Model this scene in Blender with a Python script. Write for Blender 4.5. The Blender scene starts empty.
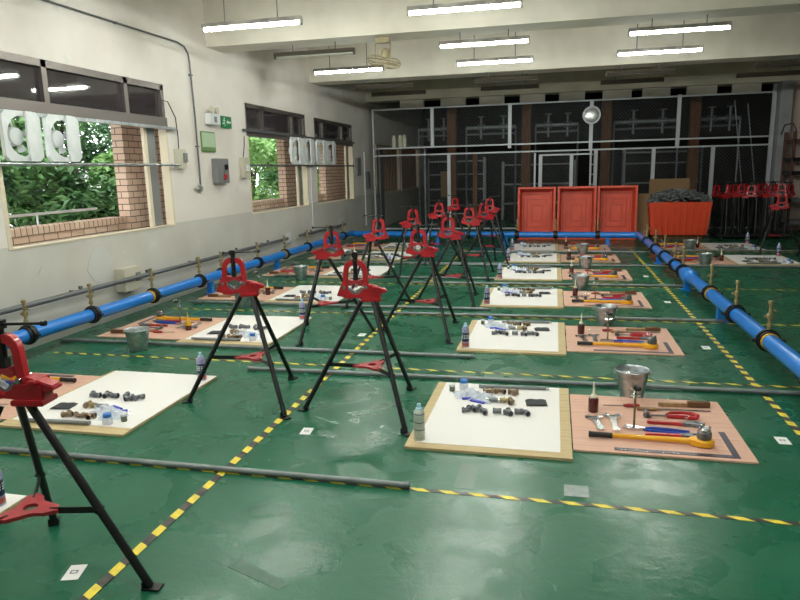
import bpy, bmesh, math, random
from mathutils import Vector, Matrix
C = bpy.context.scene.collection
PI = math.pi
R = math.radians
random.seed(7)

# ------------------------------------------------------------------ materials
def lin(h):
    if isinstance(h, str):
        h = h.lstrip('#'); c = [int(h[i:i+2], 16)/255 for i in (0, 2, 4)]
    else: c = h
    return tuple((v/12.92 if v <= .04045 else ((v+.055)/1.055)**2.4) for v in c) + (1.,)

def mat(name, col, rough=.5, metal=0., col2=None, scale=6., mix=.5, bump=0., bscale=30., coat=0., sheen=0., emit=None, estr=0., alpha=None, trans=0., spec=.5, detail=4.):
    m = bpy.data.materials.new(name); m.use_nodes = True
    nt = m.node_tree; b = nt.nodes['Principled BSDF']
    b.inputs['Base Color'].default_value = lin(col)
    b.inputs['Roughness'].default_value = rough
    b.inputs['Metallic'].default_value = metal
    b.inputs['Specular IOR Level'].default_value = spec
    if coat: b.inputs['Coat Weight'].default_value = coat
    if trans: b.inputs['Transmission Weight'].default_value = trans
    if alpha is not None: b.inputs['Alpha'].default_value = alpha
    if emit:
        b.inputs['Emission Color'].default_value = lin(emit); b.inputs['Emission Strength'].default_value = estr
    if col2 or bump:
        tc = nt.nodes.new('ShaderNodeTexCoord')
    if col2:
        n = nt.nodes.new('ShaderNodeTexNoise'); n.inputs['Scale'].default_value = scale; n.inputs['Detail'].default_value = detail
        nt.links.new(tc.outputs['Object'], n.inputs['Vector'])
        r = nt.nodes.new('ShaderNodeValToRGB'); r.color_ramp.elements[0].position = max(0, mix-.15); r.color_ramp.elements[1].position = min(1, mix+.15)
        r.color_ramp.elements[0].color = lin(col); r.color_ramp.elements[1].color = lin(col2)
        nt.links.new(n.outputs['Fac'], r.inputs['Fac']); nt.links.new(r.outputs['Color'], b.inputs['Base Color'])
    if bump:
        n2 = nt.nodes.new('ShaderNodeTexNoise'); n2.inputs['Scale'].default_value = bscale; n2.inputs['Detail'].default_value = 3
        nt.links.new(tc.outputs['Object'], n2.inputs['Vector'])
        bp = nt.nodes.new('ShaderNodeBump'); bp.inputs['Strength'].default_value = bump; bp.inputs['Distance'].default_value = .01
        nt.links.new(n2.outputs['Fac'], bp.inputs['Height']); nt.links.new(bp.outputs['Normal'], b.inputs['Normal'])
    return m

def wood(name, c1, c2, rough=.7, sc=(1, 14, 1)):
    m = bpy.data.materials.new(name); m.use_nodes = True
    nt = m.node_tree; b = nt.nodes['Principled BSDF']; b.inputs['Roughness'].default_value = rough
    tc = nt.nodes.new('ShaderNodeTexCoord'); mp = nt.nodes.new('ShaderNodeMapping'); mp.inputs['Scale'].default_value = sc
    n = nt.nodes.new('ShaderNodeTexNoise'); n.inputs['Scale'].default_value = 3.; n.inputs['Detail'].default_value = 6; n.inputs['Distortion'].default_value = .6
    r = nt.nodes.new('ShaderNodeValToRGB'); r.color_ramp.elements[0].position = .35; r.color_ramp.elements[1].position = .65
    r.color_ramp.elements[0].color = lin(c1); r.color_ramp.elements[1].color = lin(c2)
    nt.links.new(tc.outputs['Object'], mp.inputs['Vector']); nt.links.new(mp.outputs['Vector'], n.inputs['Vector'])
    nt.links.new(n.outputs['Fac'], r.inputs['Fac']); nt.links.new(r.outputs['Color'], b.inputs['Base Color'])
    return m

def floor_mat():
    m = bpy.data.materials.new('green_epoxy'); m.use_nodes = True
    nt = m.node_tree; N = nt.nodes; L = nt.links; b = N['Principled BSDF']
    tc = N.new('ShaderNodeTexCoord')
    def noise(s, d, dist=0, scl=None):
        n = N.new('ShaderNodeTexNoise'); n.inputs['Scale'].default_value = s; n.inputs['Detail'].default_value = d; n.inputs['Distortion'].default_value = dist
        if scl:
            mp = N.new('ShaderNodeMapping'); mp.inputs['Scale'].default_value = scl; L.new(tc.outputs['Object'], mp.inputs['Vector']); L.new(mp.outputs['Vector'], n.inputs['Vector'])
        else: L.new(tc.outputs['Object'], n.inputs['Vector'])
        return n
    def ramp(src, a, bb, ca, cb):
        r = N.new('ShaderNodeValToRGB'); r.color_ramp.elements[0].position = a; r.color_ramp.elements[1].position = bb
        r.color_ramp.elements[0].color = ca; r.color_ramp.elements[1].color = cb; L.new(src.outputs['Fac'], r.inputs['Fac']); return r
    def mixc(f, a, c):
        x = N.new('ShaderNodeMix'); x.data_type = 'RGBA'
        if hasattr(f, 'outputs'): L.new(f.outputs[0], x.inputs[0])
        L.new(a, x.inputs[6]); 
        if isinstance(c, tuple): x.inputs[7].default_value = c
        else: L.new(c, x.inputs[7])
        return x.outputs[2]
    base = ramp(noise(1.3, 6, .4), .3, .7, lin('#15553c'), lin('#1a5d44'))
    col = base.outputs['Color']
    wear = ramp(noise(2.1, 10, 1.2), .63, .78, (0, 0, 0, 1), (.2, .2, .2, 1))
    col = mixc(wear, col, lin('#5d8a74'))
    chips = ramp(noise(26, 4, 0), .765, .785, (0, 0, 0, 1), (.7, .7, .7, 1))
    col = mixc(chips, col, lin('#8fb0a2'))
    dirt = ramp(noise(5.5, 8, 1.5, (1, 2.5, 1)), .66, .74, (0, 0, 0, 1), (.12, .12, .12, 1))
    col = mixc(dirt, col, lin('#1b3f30'))
    L.new(col, b.inputs['Base Color'])
    rr = ramp(noise(3., 8, .8), .35, .7, (.2, .2, .2, 1), (.42, .42, .42, 1)); L.new(rr.outputs['Color'], b.inputs['Roughness'])
    b.inputs['Specular IOR Level'].default_value = .36
    nb = noise(14, 8, .3); nb2 = noise(90, 3)
    bp = N.new('ShaderNodeBump'); bp.inputs['Strength'].default_value = .13; bp.inputs['Distance'].default_value = .02; L.new(nb.outputs['Fac'], bp.inputs['Height'])
    bp2 = N.new('ShaderNodeBump'); bp2.inputs['Strength'].default_value = .12; bp2.inputs['Distance'].default_value = .005; L.new(nb2.outputs['Fac'], bp2.inputs['Height']); L.new(bp.outputs['Normal'], bp2.inputs['Normal'])
    L.new(bp2.outputs['Normal'], b.inputs['Normal'])
    return m

def wall_mat():
    m = bpy.data.materials.new('painted_plaster'); m.use_nodes = True
    nt = m.node_tree; N = nt.nodes; L = nt.links; b = N['Principled BSDF']; b.inputs['Roughness'].default_value = .75
    tc = N.new('ShaderNodeTexCoord'); sp = N.new('ShaderNodeSeparateXYZ'); L.new(tc.outputs['Object'], sp.inputs[0])
    gt = N.new('ShaderNodeMath'); gt.operation = 'GREATER_THAN'; gt.inputs[1].default_value = .99; L.new(sp.outputs['Z'], gt.inputs[0])
    x = N.new('ShaderNodeMix'); x.data_type = 'RGBA'; L.new(gt.outputs[0], x.inputs[0]); x.inputs[6].default_value = lin('#cdcac4'); x.inputs[7].default_value = lin('#e6dfda')
    n = N.new('ShaderNodeTexNoise'); n.inputs['Scale'].default_value = 1.6; n.inputs['Detail'].default_value = 8; L.new(tc.outputs['Object'], n.inputs['Vector'])
    r = N.new('ShaderNodeValToRGB'); r.color_ramp.elements[0].position = .35; r.color_ramp.elements[1].position = .6
    r.color_ramp.elements[0].color = (.9, .895, .875, 1); r.color_ramp.elements[1].color = (1, 1, 1, 1); L.new(n.outputs['Fac'], r.inputs['Fac'])
    mu = N.new('ShaderNodeMix'); mu.data_type = 'RGBA'; mu.blend_type = 'MULTIPLY'; mu.inputs[0].default_value = 1; L.new(x.outputs[2], mu.inputs[6]); L.new(r.outputs['Color'], mu.inputs[7])
    n3 = N.new('ShaderNodeTexNoise'); n3.inputs['Scale'].default_value = 3.2; n3.inputs['Detail'].default_value = 10; L.new(tc.outputs['Object'], n3.inputs['Vector'])
    r3 = N.new('ShaderNodeValToRGB'); r3.color_ramp.elements[0].position = .68; r3.color_ramp.elements[1].position = .71
    r3.color_ramp.elements[0].color = (0, 0, 0, 1); r3.color_ramp.elements[1].color = (.5, .5, .5, 1); L.new(n3.outputs['Fac'], r3.inputs['Fac'])
    m3 = N.new('ShaderNodeMix'); m3.data_type = 'RGBA'; L.new(r3.outputs['Color'], m3.inputs[0]); L.new(mu.outputs[2], m3.inputs[6]); m3.inputs[7].default_value = lin('#d4d4ce')
    L.new(m3.outputs[2], b.inputs['Base Color'])
    return m

def brick_mat(name='tan_brick', axis='YZ', scale=1.):
    m = bpy.data.materials.new(name); m.use_nodes = True
    nt = m.node_tree; N = nt.nodes; L = nt.links; b = N['Principled BSDF']; b.inputs['Roughness'].default_value = .85
    tc = N.new('ShaderNodeTexCoord'); sp = N.new('ShaderNodeSeparateXYZ'); L.new(tc.outputs['Object'], sp.inputs[0])
    ad = N.new('ShaderNodeMath'); ad.operation = 'ADD'; L.new(sp.outputs['X'], ad.inputs[0]); L.new(sp.outputs['Y'], ad.inputs[1])
    cb = N.new('ShaderNodeCombineXYZ')
    if axis == 'YZ': L.new(ad.outputs[0], cb.inputs[0]); L.new(sp.outputs['Z'], cb.inputs[1])
    else: L.new(sp.outputs['Z'], cb.inputs[0]); L.new(ad.outputs[0], cb.inputs[1])
    br = N.new('ShaderNodeTexBrick'); L.new(cb.outputs[0], br.inputs['Vector'])
    br.inputs['Color1'].default_value = lin('#ecd0bb'); br.inputs['Color2'].default_value = lin('#e0bda6'); br.inputs['Mortar'].default_value = lin('#6a5a50')
    br.inputs['Scale'].default_value = 1.; br.inputs['Mortar Size'].default_value = .006; br.inputs['Brick Width'].default_value = .22*scale; br.inputs['Row Height'].default_value = .083*scale
    L.new(br.outputs['Color'], b.inputs['Base Color'])
    return m

def tape_mat(name, along, period=.15):
    """yellow/black hazard tape; stripes are cut on the slant across the strip"""
    m = bpy.data.materials.new(name); m.use_nodes = True
    nt = m.node_tree; N = nt.nodes; L = nt.links; b = N['Principled BSDF']; b.inputs['Roughness'].default_value = .45
    tc = N.new('ShaderNodeTexCoord'); sp = N.new('ShaderNodeSeparateXYZ'); L.new(tc.outputs['Object'], sp.inputs[0])
    a, c = ('X', 'Y') if along == 'X' else ('Y', 'X')
    mul = N.new('ShaderNodeMath'); mul.operation = 'MULTIPLY'; mul.inputs[1].default_value = (1.5 if along == 'X' else .45); L.new(sp.outputs[c], mul.inputs[0])
    ad = N.new('ShaderNodeMath'); ad.operation = 'ADD'; L.new(sp.outputs[a], ad.inputs[0]); L.new(mul.outputs[0], ad.inputs[1])
    dv = N.new('ShaderNodeMath'); dv.operation = 'DIVIDE'; dv.inputs[1].default_value = period; L.new(ad.outputs[0], dv.inputs[0])
    fr = N.new('ShaderNodeMath'); fr.operation = 'FRACT'; L.new(dv.outputs[0], fr.inputs[0])
    gt = N.new('ShaderNodeMath'); gt.operation = 'GREATER_THAN'; gt.inputs[1].default_value = .5; L.new(fr.outputs[0], gt.inputs[0])
    n = N.new('ShaderNodeTexNoise'); n.inputs['Scale'].default_value = 22; n.inputs['Detail'].default_value = 5; L.new(tc.outputs['Object'], n.inputs['Vector'])
    r = N.new('ShaderNodeValToRGB'); r.color_ramp.elements[0].position = .35; r.color_ramp.elements[1].position = .7
    r.color_ramp.elements[0].color = lin('#1d1a1a'); r.color_ramp.elements[1].color = lin('#48403e'); L.new(n.outputs['Fac'], r.inputs['Fac'])
    r2 = N.new('ShaderNodeValToRGB'); r2.color_ramp.elements[0].position = .3; r2.color_ramp.elements[1].position = .72
    r2.color_ramp.elements[0].color = lin('#f2dc3a'); r2.color_ramp.elements[1].color = lin('#cdb548'); L.new(n.outputs['Fac'], r2.inputs['Fac'])
    x = N.new('ShaderNodeMix'); x.data_type = 'RGBA'; L.new(gt.outputs[0], x.inputs[0]); L.new(r.outputs['Color'], x.inputs[6]); L.new(r2.outputs['Color'], x.inputs[7])
    L.new(x.outputs[2], b.inputs['Base Color'])
    return m

M = {}
M['floor'] = floor_mat()
M['wall'] = wall_mat()
M['concrete'] = mat('beam_paint', '#dbd5c9', .8, col2='#cbc5b8', scale=1.5)
M['dimplaster'] = mat('old_plaster', '#bdb8a6', .85, col2='#aca794', scale=2)
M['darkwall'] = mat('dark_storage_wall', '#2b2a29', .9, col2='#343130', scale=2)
M['pinkwall'] = mat('pinkish_plaster', '#cdb9b1', .85, col2='#bfaca4', scale=1)
M['columngrey'] = mat('grey_column_paint', '#9b9c9f', .7, col2='#8b8c90', scale=3)
M['brick'] = brick_mat()
M['brickv'] = brick_mat('soldier_brick', 'ZY')
M['alu'] = mat('dark_aluminium', '#6d6663', .45, .6)
M['galv'] = mat('galvanised_steel', '#b9bfc2', .36, .8, col2='#979ea1', scale=22)
M['steel'] = mat('bright_steel', '#c9ccd0', .22, 1.)
M['chrome'] = mat('chrome', '#e8eaec', .1, 1.)
M['whitemetal'] = mat('white_metal', '#d5d6d8', .45)
M['cream'] = mat('cream_frame', '#ddd0b8', .6)
M['glass'] = mat('window_glass', '#3a3539', .04, 0., spec=.8, alpha=.86)
M['red'] = mat('red_enamel', '#9e1420', .38, 0, col2='#b01c26', scale=9, coat=.25)
M['redworn'] = mat('worn_red_paint', '#a82a30', .5, 0, col2='#8c2028', scale=20)
M['black'] = mat('black_paint', '#141517', .42, .2)
M['blackrub'] = mat('black_rubber', '#1a1a1b', .6)
M['iron'] = mat('black_iron', '#7c8086', .38, .35, col2='#54575c', scale=40)
M['darksteel'] = mat('dark_blued_steel', '#4b4858', .4, .4)
M['blue'] = mat('blue_pipe_paint', '#1478d2', .3, 0, coat=.3)
M['clampblack'] = mat('clamp_black', '#1c1d20', .5, .3)
M['brass'] = mat('dull_brass', '#b3a274', .38, .6, col2='#8f8262', scale=30)
M['greypipe'] = mat('grey_steel_pipe', '#868c8e', .42, .3, col2='#747b7c', scale=8)
M['wallpipe'] = mat('dark_grey_wall_pipe', '#6b6d70', .45, .4)
M['white'] = mat('white_paper', '#e8e4e2', .85)
M['tanboard'] = wood('plywood_tan', '#b8a077', '#c9b48c', .75)
M['pinkboard'] = wood('plywood_pink', '#cda08d', '#dab09c', .75)
M['orange'] = mat('orange_tub_plastic', '#d9553c', .5, 0, col2='#cc4a34', scale=4)
M['orangerib'] = mat('orange_rib', '#b5432c', .5)
M['orangedeep'] = mat('orange_red_plastic', '#d2431f', .5)
M['yellow'] = mat('yellow_handle', '#e8a714', .35, coat=.3)
M['bluehandle'] = mat('blue_handle', '#1f3f9c', .4)
M['brownfit'] = mat('bronze_fitting', '#75604a', .4, .45, col2='#93806a', scale=40)
M['woodhandle'] = wood('wooden_handle', '#8a6844', '#a3825a', .6, (14, 2, 2))
M['brownbottle'] = mat('brown_oil', '#4a1a14', .2, coat=.4)
M['yellowbottle'] = mat('yellow_oil_bottle', '#d0a018', .3)
M['nozzle'] = mat('cream_nozzle', '#d9d6c0', .5)
M['cloth'] = mat('black_abrasive_cloth', '#34363a', .8)
M['bag'] = mat('clear_plastic', '#e6ecf8', .12, alpha=.62, spec=.9)
M['bagblue'] = mat('blue_print', '#2430b0', .5)
M['bluecap'] = mat('blue_cap', '#2d74c8', .4)
M['jar'] = mat('green_grease', '#5a6a50', .3, coat=.3)
M['tubeon'] = mat('lit_tube', '#ffffff', .4, emit='#fafff4', estr=118.)
M['tubeoff'] = mat('unlit_tube', '#a4a498', .3)
M['tubedark'] = mat('shaded_tube', '#45413a', .4)  # unlit tubes of the rear rows, their shade put into the colour
M['fixture'] = mat('fixture_housing', '#a5a09b', .5, col2='#7b7773', scale=8)
M['fixtured'] = mat('shaded_fixture_housing', '#4c453b', .6)  # darker copy of the housing colour: shaded look of switched-off fixtures painted in
M['fanplastic'] = mat('fan_white', '#dfe2e4', .45, col2='#ced2d4', scale=7)
M['ochre'] = mat('aged_fan_paint', '#a39674', .5, col2='#8a7c5c', scale=12)
M['greybox'] = mat('grey_switchbox', '#7d7d7e', .5)
M['beige'] = mat('beige_plastic', '#c6c1b0', .5)
M['green'] = mat('exit_green', '#1d7a49', .4)
M['signwhite'] = mat('sign_white', '#dfeee4', .5)
M['paleg'] = mat('pale_green_sheet', '#b3c8a9', .4)
M['gframe'] = mat('green_frame', '#6d8f58', .5)
M['redbutton'] = mat('red_button', '#b02a3a', .4)
M['brownpost'] = wood('brown_timber', '#5a3a24', '#6d4a30', .8, (6, 6, 1))
M['rustred'] = mat('rust_red_steel', '#5d3b34', .6)
M['cardboard'] = mat('cardboard', '#84694a', .85)
M['heap'] = mat('dark_pipe_nipples', '#8d9395', .45, .2, col2='#565b5d', scale=20)
M['meshwire'] = mat('mesh_wire', '#6f7376', .5, .3)
M['framegrey'] = mat('galvanised_frame', '#b8bcc2', .45, .2)
M['mirror'] = mat('convex_mirror', '#f2f4f5', .28, .7)
M['bark'] = mat('bark', '#3a3028', .9)
M['ground'] = mat('pale_ground', '#b9b6ae', .9)
M['palebuilding'] = mat('pale_render', '#c9cac8', .85)
M['blindbrown'] = wood('slatted_blind', '#6b5344', '#8d6e5b', .8, (1, 30, .3))
M['sprayviolet'] = mat('spray_can_violet', '#a9a6c8', .35, col2='#8886ad', scale=30)
M['spraygrey'] = mat('spray_can_silver_label', '#c6cdca', .32, .1, col2='#aab6a0', scale=18)
M['labelnavy'] = mat('navy_label', '#1f2450', .4)
M['labelred'] = mat('red_label', '#b4574a', .4)
M['capblue'] = mat('pale_blue_cap', '#a9cfe2', .35)
M['tapex'] = tape_mat('hazard_tape_across', 'X')
M['tapey'] = tape_mat('hazard_tape_along', 'Y')
M['paint_patch'] = mat('grey_tape', '#9aa09f', .5, col2='#7d8a86', scale=30)
M['wornpatch'] = mat('worn_floor', '#5d7468', .6, col2='#3d6552', scale=18)
M['patchdark'] = mat('fresh_green_patch', '#1c5038', .35)
M['fillerwhite'] = mat('white_filler', '#c9c9c5', .85)
M['ink'] = mat('ink', '#555566', .6)
M['cable'] = mat('black_cable', '#2c2c2e', .6)
def leafm(n, a, b):
    m = mat(n, a, .6, col2=b, scale=2.2); 
    m.node_tree.nodes['Principled BSDF'].inputs['Subsurface Weight'].default_value = 0
    return m
M['leaf1'] = leafm('leaf_dark', '#34563a', '#557f4c')
M['leaf2'] = leafm('leaf_mid', '#426e42', '#75a05e')
M['leaf3'] = leafm('leaf_light', '#689450', '#93ba70')

# ------------------------------------------------------------------ mesh builder
class MB:
    def __init__(s): s.v = []; s.f = []
    def add(s, vs, fs, mtx=None):
        k = len(s.v)
        s.v += [tuple(mtx @ Vector(v)) if mtx else tuple(v) for v in vs]
        s.f += [tuple(i+k for i in f) for f in fs]; return s
    def box(s, c, d, rz=0, mtx=None):
        x, y, z = [q/2 for q in d]
        vs = [(-x,-y,-z),(x,-y,-z),(x,y,-z),(-x,y,-z),(-x,-y,z),(x,-y,z),(x,y,z),(-x,y,z)]
        T = Matrix.Translation(c) @ Matrix.Rotation(rz, 4, 'Z')
        if mtx: T = mtx @ T
        return s.add(vs, [(0,3,2,1),(4,5,6,7),(0,1,5,4),(1,2,6,5),(2,3,7,6),(3,0,4,7)], T)
    def bb(s, x0, x1, y0, y1, z0, z1): return s.box(((x0+x1)/2,(y0+y1)/2,(z0+z1)/2),(x1-x0,y1-y0,z1-z0))
    def bar(s, a, b, w, h):
        a = Vector(a); b = Vector(b); d = b-a; q = d.to_track_quat('X', 'Z').to_matrix().to_4x4()
        return s.box((0,0,0),(d.length, w, h), 0, Matrix.Translation((a+b)/2) @ q)
    def cyl(s, a, b, r, r2=None, n=12, cap=True):
        a = Vector(a); b = Vector(b); r2 = r if r2 is None else r2; d = b-a
        q = d.to_track_quat('Z', 'Y').to_matrix()
        vs = []
        for p, rr in ((a, r), (b, r2)):
            for i in range(n):
                t = 2*PI*i/n; vs.append(p + q @ Vector((rr*math.cos(t), rr*math.sin(t), 0)))
        fs = [(i, (i+1)%n, n+(i+1)%n, n+i) for i in range(n)]
        if cap: fs += [tuple(reversed(range(n))), tuple(range(n, 2*n))]
        return s.add(vs, fs)
    def tube(s, pts, r, n=8, closed=False):
        pts = [Vector(p) for p in pts]; m = len(pts); vs = []; up = None
        for i, p in enumerate(pts):
            if closed: t = (pts[(i+1)%m]-pts[i-1])
            else: t = (pts[min(i+1, m-1)]-pts[max(i-1, 0)])
            t.normalize()
            if up is None: up = t.orthogonal().normalized()
            up = (up - t*up.dot(t)).normalized(); w = t.cross(up)
            rr = r[i] if isinstance(r, (list, tuple)) else r
            for k in range(n):
                a = 2*PI*k/n; vs.append(p + up*math.cos(a)*rr + w*math.sin(a)*rr)
        fs = []
        for i in range(m if closed else m-1):
            j = (i+1)%m
            for k in range(n): fs.append((i*n+k, i*n+(k+1)%n, j*n+(k+1)%n, j*n+k))
        if not closed: fs += [tuple(reversed(range(n))), tuple(range((m-1)*n, m*n))]
        return s.add(vs, fs)
    def lathe(s, prof, c=(0,0,0), n=20, mtx=None):
        vs = []; m = len(prof)
        for r, z in prof:
            for i in range(n):
                t = 2*PI*i/n; vs.append((c[0]+r*math.cos(t), c[1]+r*math.sin(t), c[2]+z))
        fs = []
        for j in range(m-1):
            for i in range(n): fs.append((j*n+i, j*n+(i+1)%n, (j+1)*n+(i+1)%n, (j+1)*n+i))
        if prof[0][0] > 1e-6: fs.append(tuple(reversed(range(n))))
        if prof[-1][0] > 1e-6: fs.append(tuple(range((m-1)*n, m*n)))
        return s.add(vs, fs, mtx)
    def prism(s, poly, lo, hi, plane='XY', mtx=None):
        n = len(poly)
        def P(u, v, w): return (u, v, w) if plane == 'XY' else ((u, w, v) if plane == 'XZ' else (w, u, v))
        vs = [P(u, v, lo) for u, v in poly] + [P(u, v, hi) for u, v in poly]
        fs = [tuple(reversed(range(n))), tuple(range(n, 2*n))] + [(i, (i+1)%n, n+(i+1)%n, n+i) for i in range(n)]
        return s.add(vs, fs, mtx)
    def mesh(s, name, m, smooth=True, bevel=0):
        me = bpy.data.meshes.new(name); me.from_pydata(s.v, [], s.f)
        bm = bmesh.new(); bm.from_mesh(me)
        bmesh.ops.recalc_face_normals(bm, faces=bm.faces[:])
        if bevel: bmesh.ops.bevel(bm, geom=[e for e in bm.edges if len(e.link_faces) == 2 and e.calc_face_angle(0) > .6], offset=bevel, segments=2, affect='EDGES', clamp_overlap=True)
        bm.to_mesh(me); bm.free()
        me.materials.append(m)
        if smooth:
            me.shade_smooth(); me.set_sharp_from_angle(angle=R(38))
        return me

def ob(name, mb, m, parent=None, loc=None, rz=0, smooth=True, bevel=0):
    me = mb if isinstance(mb, bpy.types.Mesh) else mb.mesh(name, m, smooth, bevel)
    o = bpy.data.objects.new(name, me); C.objects.link(o)
    if parent: o.parent = parent
    if loc: o.location = loc
    if rz: o.rotation_euler.z = rz
    return o
def tag(o, label, cat, group=None, kind=None):
    o['label'] = label; o['category'] = cat
    if group: o['group'] = group
    if kind: o['kind'] = kind
    return o
def empty(name, loc=(0,0,0), rz=0):
    o = bpy.data.objects.new(name, None); C.objects.link(o); o.location = loc; o.rotation_euler.z = rz; o.empty_display_size = .1
    return o
def thing(name, label, cat, loc=(0,0,0), rz=0, group=None): return tag(empty(name, loc, rz), label, cat, group)
def struct(name, mb, m, parent=None, bevel=0, smooth=False):
    o = ob(name, mb, m, parent, smooth=smooth, bevel=bevel)
    if not parent: o['kind'] = 'structure'
    return o
def children(o): return [c for c in bpy.data.objects if c.parent == o]
CH = {}
def copy_tree(o, parent=None):
    c = o.copy(); C.objects.link(c)
    if parent: c.parent = parent
    kids = CH.get(o.name)
    if kids is None: kids = CH[o.name] = list(o.children)
    for k in kids: copy_tree(k, c)
    return c
PROTO = {}
def place(kind, maker, loc, rz, label, cat, group=None):
    """first time builds the thing, afterwards copies it with all its parts"""
    if kind not in PROTO: o = PROTO[kind] = maker(); bpy.context.view_layer.update()
    else: o = copy_tree(PROTO[kind])
    o.location = loc; o.rotation_euler.z = rz
    for k in ('group',):
        if k in o: del o[k]
    return tag(o, label, cat, group)

# ------------------------------------------------------------------ camera
cam = bpy.data.objects.new('camera', bpy.data.cameras.new('camera')); C.objects.link(cam)
rows = [[0.9734912149668133, 0.22749537989035257, -0.023679242196103293], [-0.021767438273378584, 0.19520571306720574, 0.9805207331907564], [0.22768626004537956, -0.954012883411156, 0.19498303842149933]]
cam.matrix_world = Matrix.Translation((0, 0, 1.6)) @ Matrix(rows).transposed().to_4x4()
cam.data.sensor_width = 36; cam.data.lens = 650/800*36; cam.data.clip_start = .05; cam.data.clip_end = 300
bpy.context.scene.camera = cam

# ------------------------------------------------------------------ room shell
XL = -4.9; XR = 8.6; YN = -3.2; YB = 17.2; YE = 25.; ZC = 4.2
struct('floor', MB().bb(XL-.25, XR+.2, YN-.2, YE+.2, -.15, 0), M['floor'])
struct('ceiling', MB().bb(XL-.25, XR+.2, YN-.2, YE+.2, ZC, ZC+.15), M['concrete'])
wins = [(2.2, 4.7, .97, 2.75), (5.0, 7.77, .97, 2.75), (10.05, 12.7, .95, 2.74), (13.2, 15.85, .94, 2.73), (18.0, 20.9, .95, 2.4), (21.1, 23.9, .95, 2.4)]
w = MB(); y = YN-.2
for (a, b, z0, z1) in wins:
    w.bb(XL-.11, XL, y, a, 0, ZC); w.bb(XL-.11, XL, a, b, 0, z0); w.bb(XL-.11, XL, a, b, z1, ZC); y = b
w.bb(XL-.11, XL, y, YE+.2, 0, ZC)
struct('wall_left', w, M['wall'])
struct('wall_near', MB().bb(XL, XR, YN-.2, YN, 0, ZC), M['wall'])
struct('wall_right', MB().bb(XR, XR+.2, YN-.2, YE+.2, 0, ZC), M['pinkwall'])
struct('wall_back', MB().bb(5.22, XR, YB, YB+.2, 0, 3.4), M['pinkwall'])
struct('wall_far', MB().bb(XL, XR, YE, YE+.2, 0, ZC), M['darkwall'])
struct('trim_1', MB().bb(4.97, 5.22, 16.98, 17.45, 0, 3.4), M['columngrey'])
for i, (a, b) in enumerate([(.7, 1.25), (4.75, 5.3), (8.95, 9.45), (13.05, 13.55), (17.15, 17.65)]):
    struct('trim_%d' % (i+2), MB().bb(XL, XR, a, b, 3.4, ZC), M['concrete'] if i < 4 else M['dimplaster'])
# thin strip of plaster blocks with dark gaps under the last beam
blk = [(-4.0,-3.37),(-2.92,-2.27),(-1.92,-1.29),(-.9,-.28),(.06,.68),(1.1,1.77),(2.02,2.65),(3.02,3.68),(4.02,4.63)]
sb = MB()
for a, b in blk: sb.bb(a, b, 17.28, 17.4, 3.2, 3.4)
struct('trim_7', sb, M['concrete'])

# window frames with transoms
def window(n, yr, panes, extra):
    y0, y1, z0, z1 = yr; zt = 2.27 if z1 > 2.5 else z1
    f = MB(); xf = XL-.055
    f.bb(xf-.05, xf+.05, y0, y1, z1-.07, z1); 
    if z1 > 2.5:
        f.bb(xf-.05, xf+.07, y0, y1, zt-.05, zt+.07)
        f.bb(xf-.05, xf+.05, y0, y0+.06, zt, z1); f.bb(xf-.05, xf+.05, y1-.06, y1, zt, z1)
        for p in panes: f.bb(xf-.05, xf+.05, p-.035, p+.035, zt, z1)
    fr = struct('window_%d' % n, f, M['alu'])
    j = MB(); j.bb(XL-.11, XL+.003, y1-.03, y1, z0, zt-.05); j.bb(XL-.11, XL+.003, y0, y0+.05, z0, zt-.05); j.bb(XL-.11, XL+.008, y0, y1, z0-.008, z0+.004)
    ob('jamb', j, M['cream'], fr, smooth=False)
    if z1 > 2.5:
        ys = [y0+.06] + [q for p in panes for q in (p-.035, p+.035)] + [y1-.06]
        for k in range(0, len(ys), 2):
            ob('pane', MB().bb(xf-.004, xf+.004, ys[k], ys[k+1], zt+.07, z1-.07), M['glass'], fr, smooth=False)
        if extra:
            s = MB(); s.bb(xf-.02, xf+.02, y1-.46, y1-.40, z0+.012, zt-.05)
            ob('sash_edge', s, M['cream'], fr, smooth=False)
            s = MB(); s.bb(xf-.03, xf+.0, y1-.39, y1-.2, z0+.012, zt-.05)
            ob('sash_frame', s, M['greybox'], fr, smooth=False)
    return fr
window(1, wins[0], [3.0, 3.9], True)
window(2, wins[1], [5.73, 7.0], True)
window(3, wins[2], [10.73, 12.06], True)
window(4, wins[3], [13.79, 15.1], True)
for n, wv in ((5, wins[4]), (6, wins[5])):
    y0, y1, z0, z1 = wv
    f = MB(); f.bb(XL-.1, XL+.02, y0, y1, z0-.02, z0+.04); f.bb(XL-.1, XL+.02, y0, y0+.06, z0, z1); f.bb(XL-.1, XL+.02, y1-.06, y1, z0, z1); f.bb(XL-.1, XL+.02, y0, y1, z1-.06, z1)
    fr = struct('window_%d' % n, f, M['cream'])
    f = MB()
    for k in range(1, 15): f.bb(XL-.09, XL-.05, y0+(y1-y0)*k/15-.04, y0+(y1-y0)*k/15+.04, z0+.04, z1-.06)
    ob('slat_panel', f, M['blindbrown'], fr, smooth=False)
    
# wall marks: filler patches (flat plaster repairs)
def patch(pts, name, m, label, x=XL+.002):
    o = ob(name, MB().prism(pts, x-.0015, x+.002, 'YZ'), m, smooth=False); tag(o, label, 'wall patch'); return o
patch([(6.0,.62),(6.08,.5),(6.2,.42),(6.33,.5),(6.42,.66),(6.36,.8),(6.25,.88),(6.13,.84),(6.05,.74)], 'filler_patch', M['fillerwhite'], 'white diamond-shaped filler patch on the wall under the nearest window')
patch([(5.3,.68),(5.42,.66),(5.47,.72),(5.36,.75)], 'filler_patch', M['fillerwhite'], 'small white scuff low on wall under nearest window')

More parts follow.
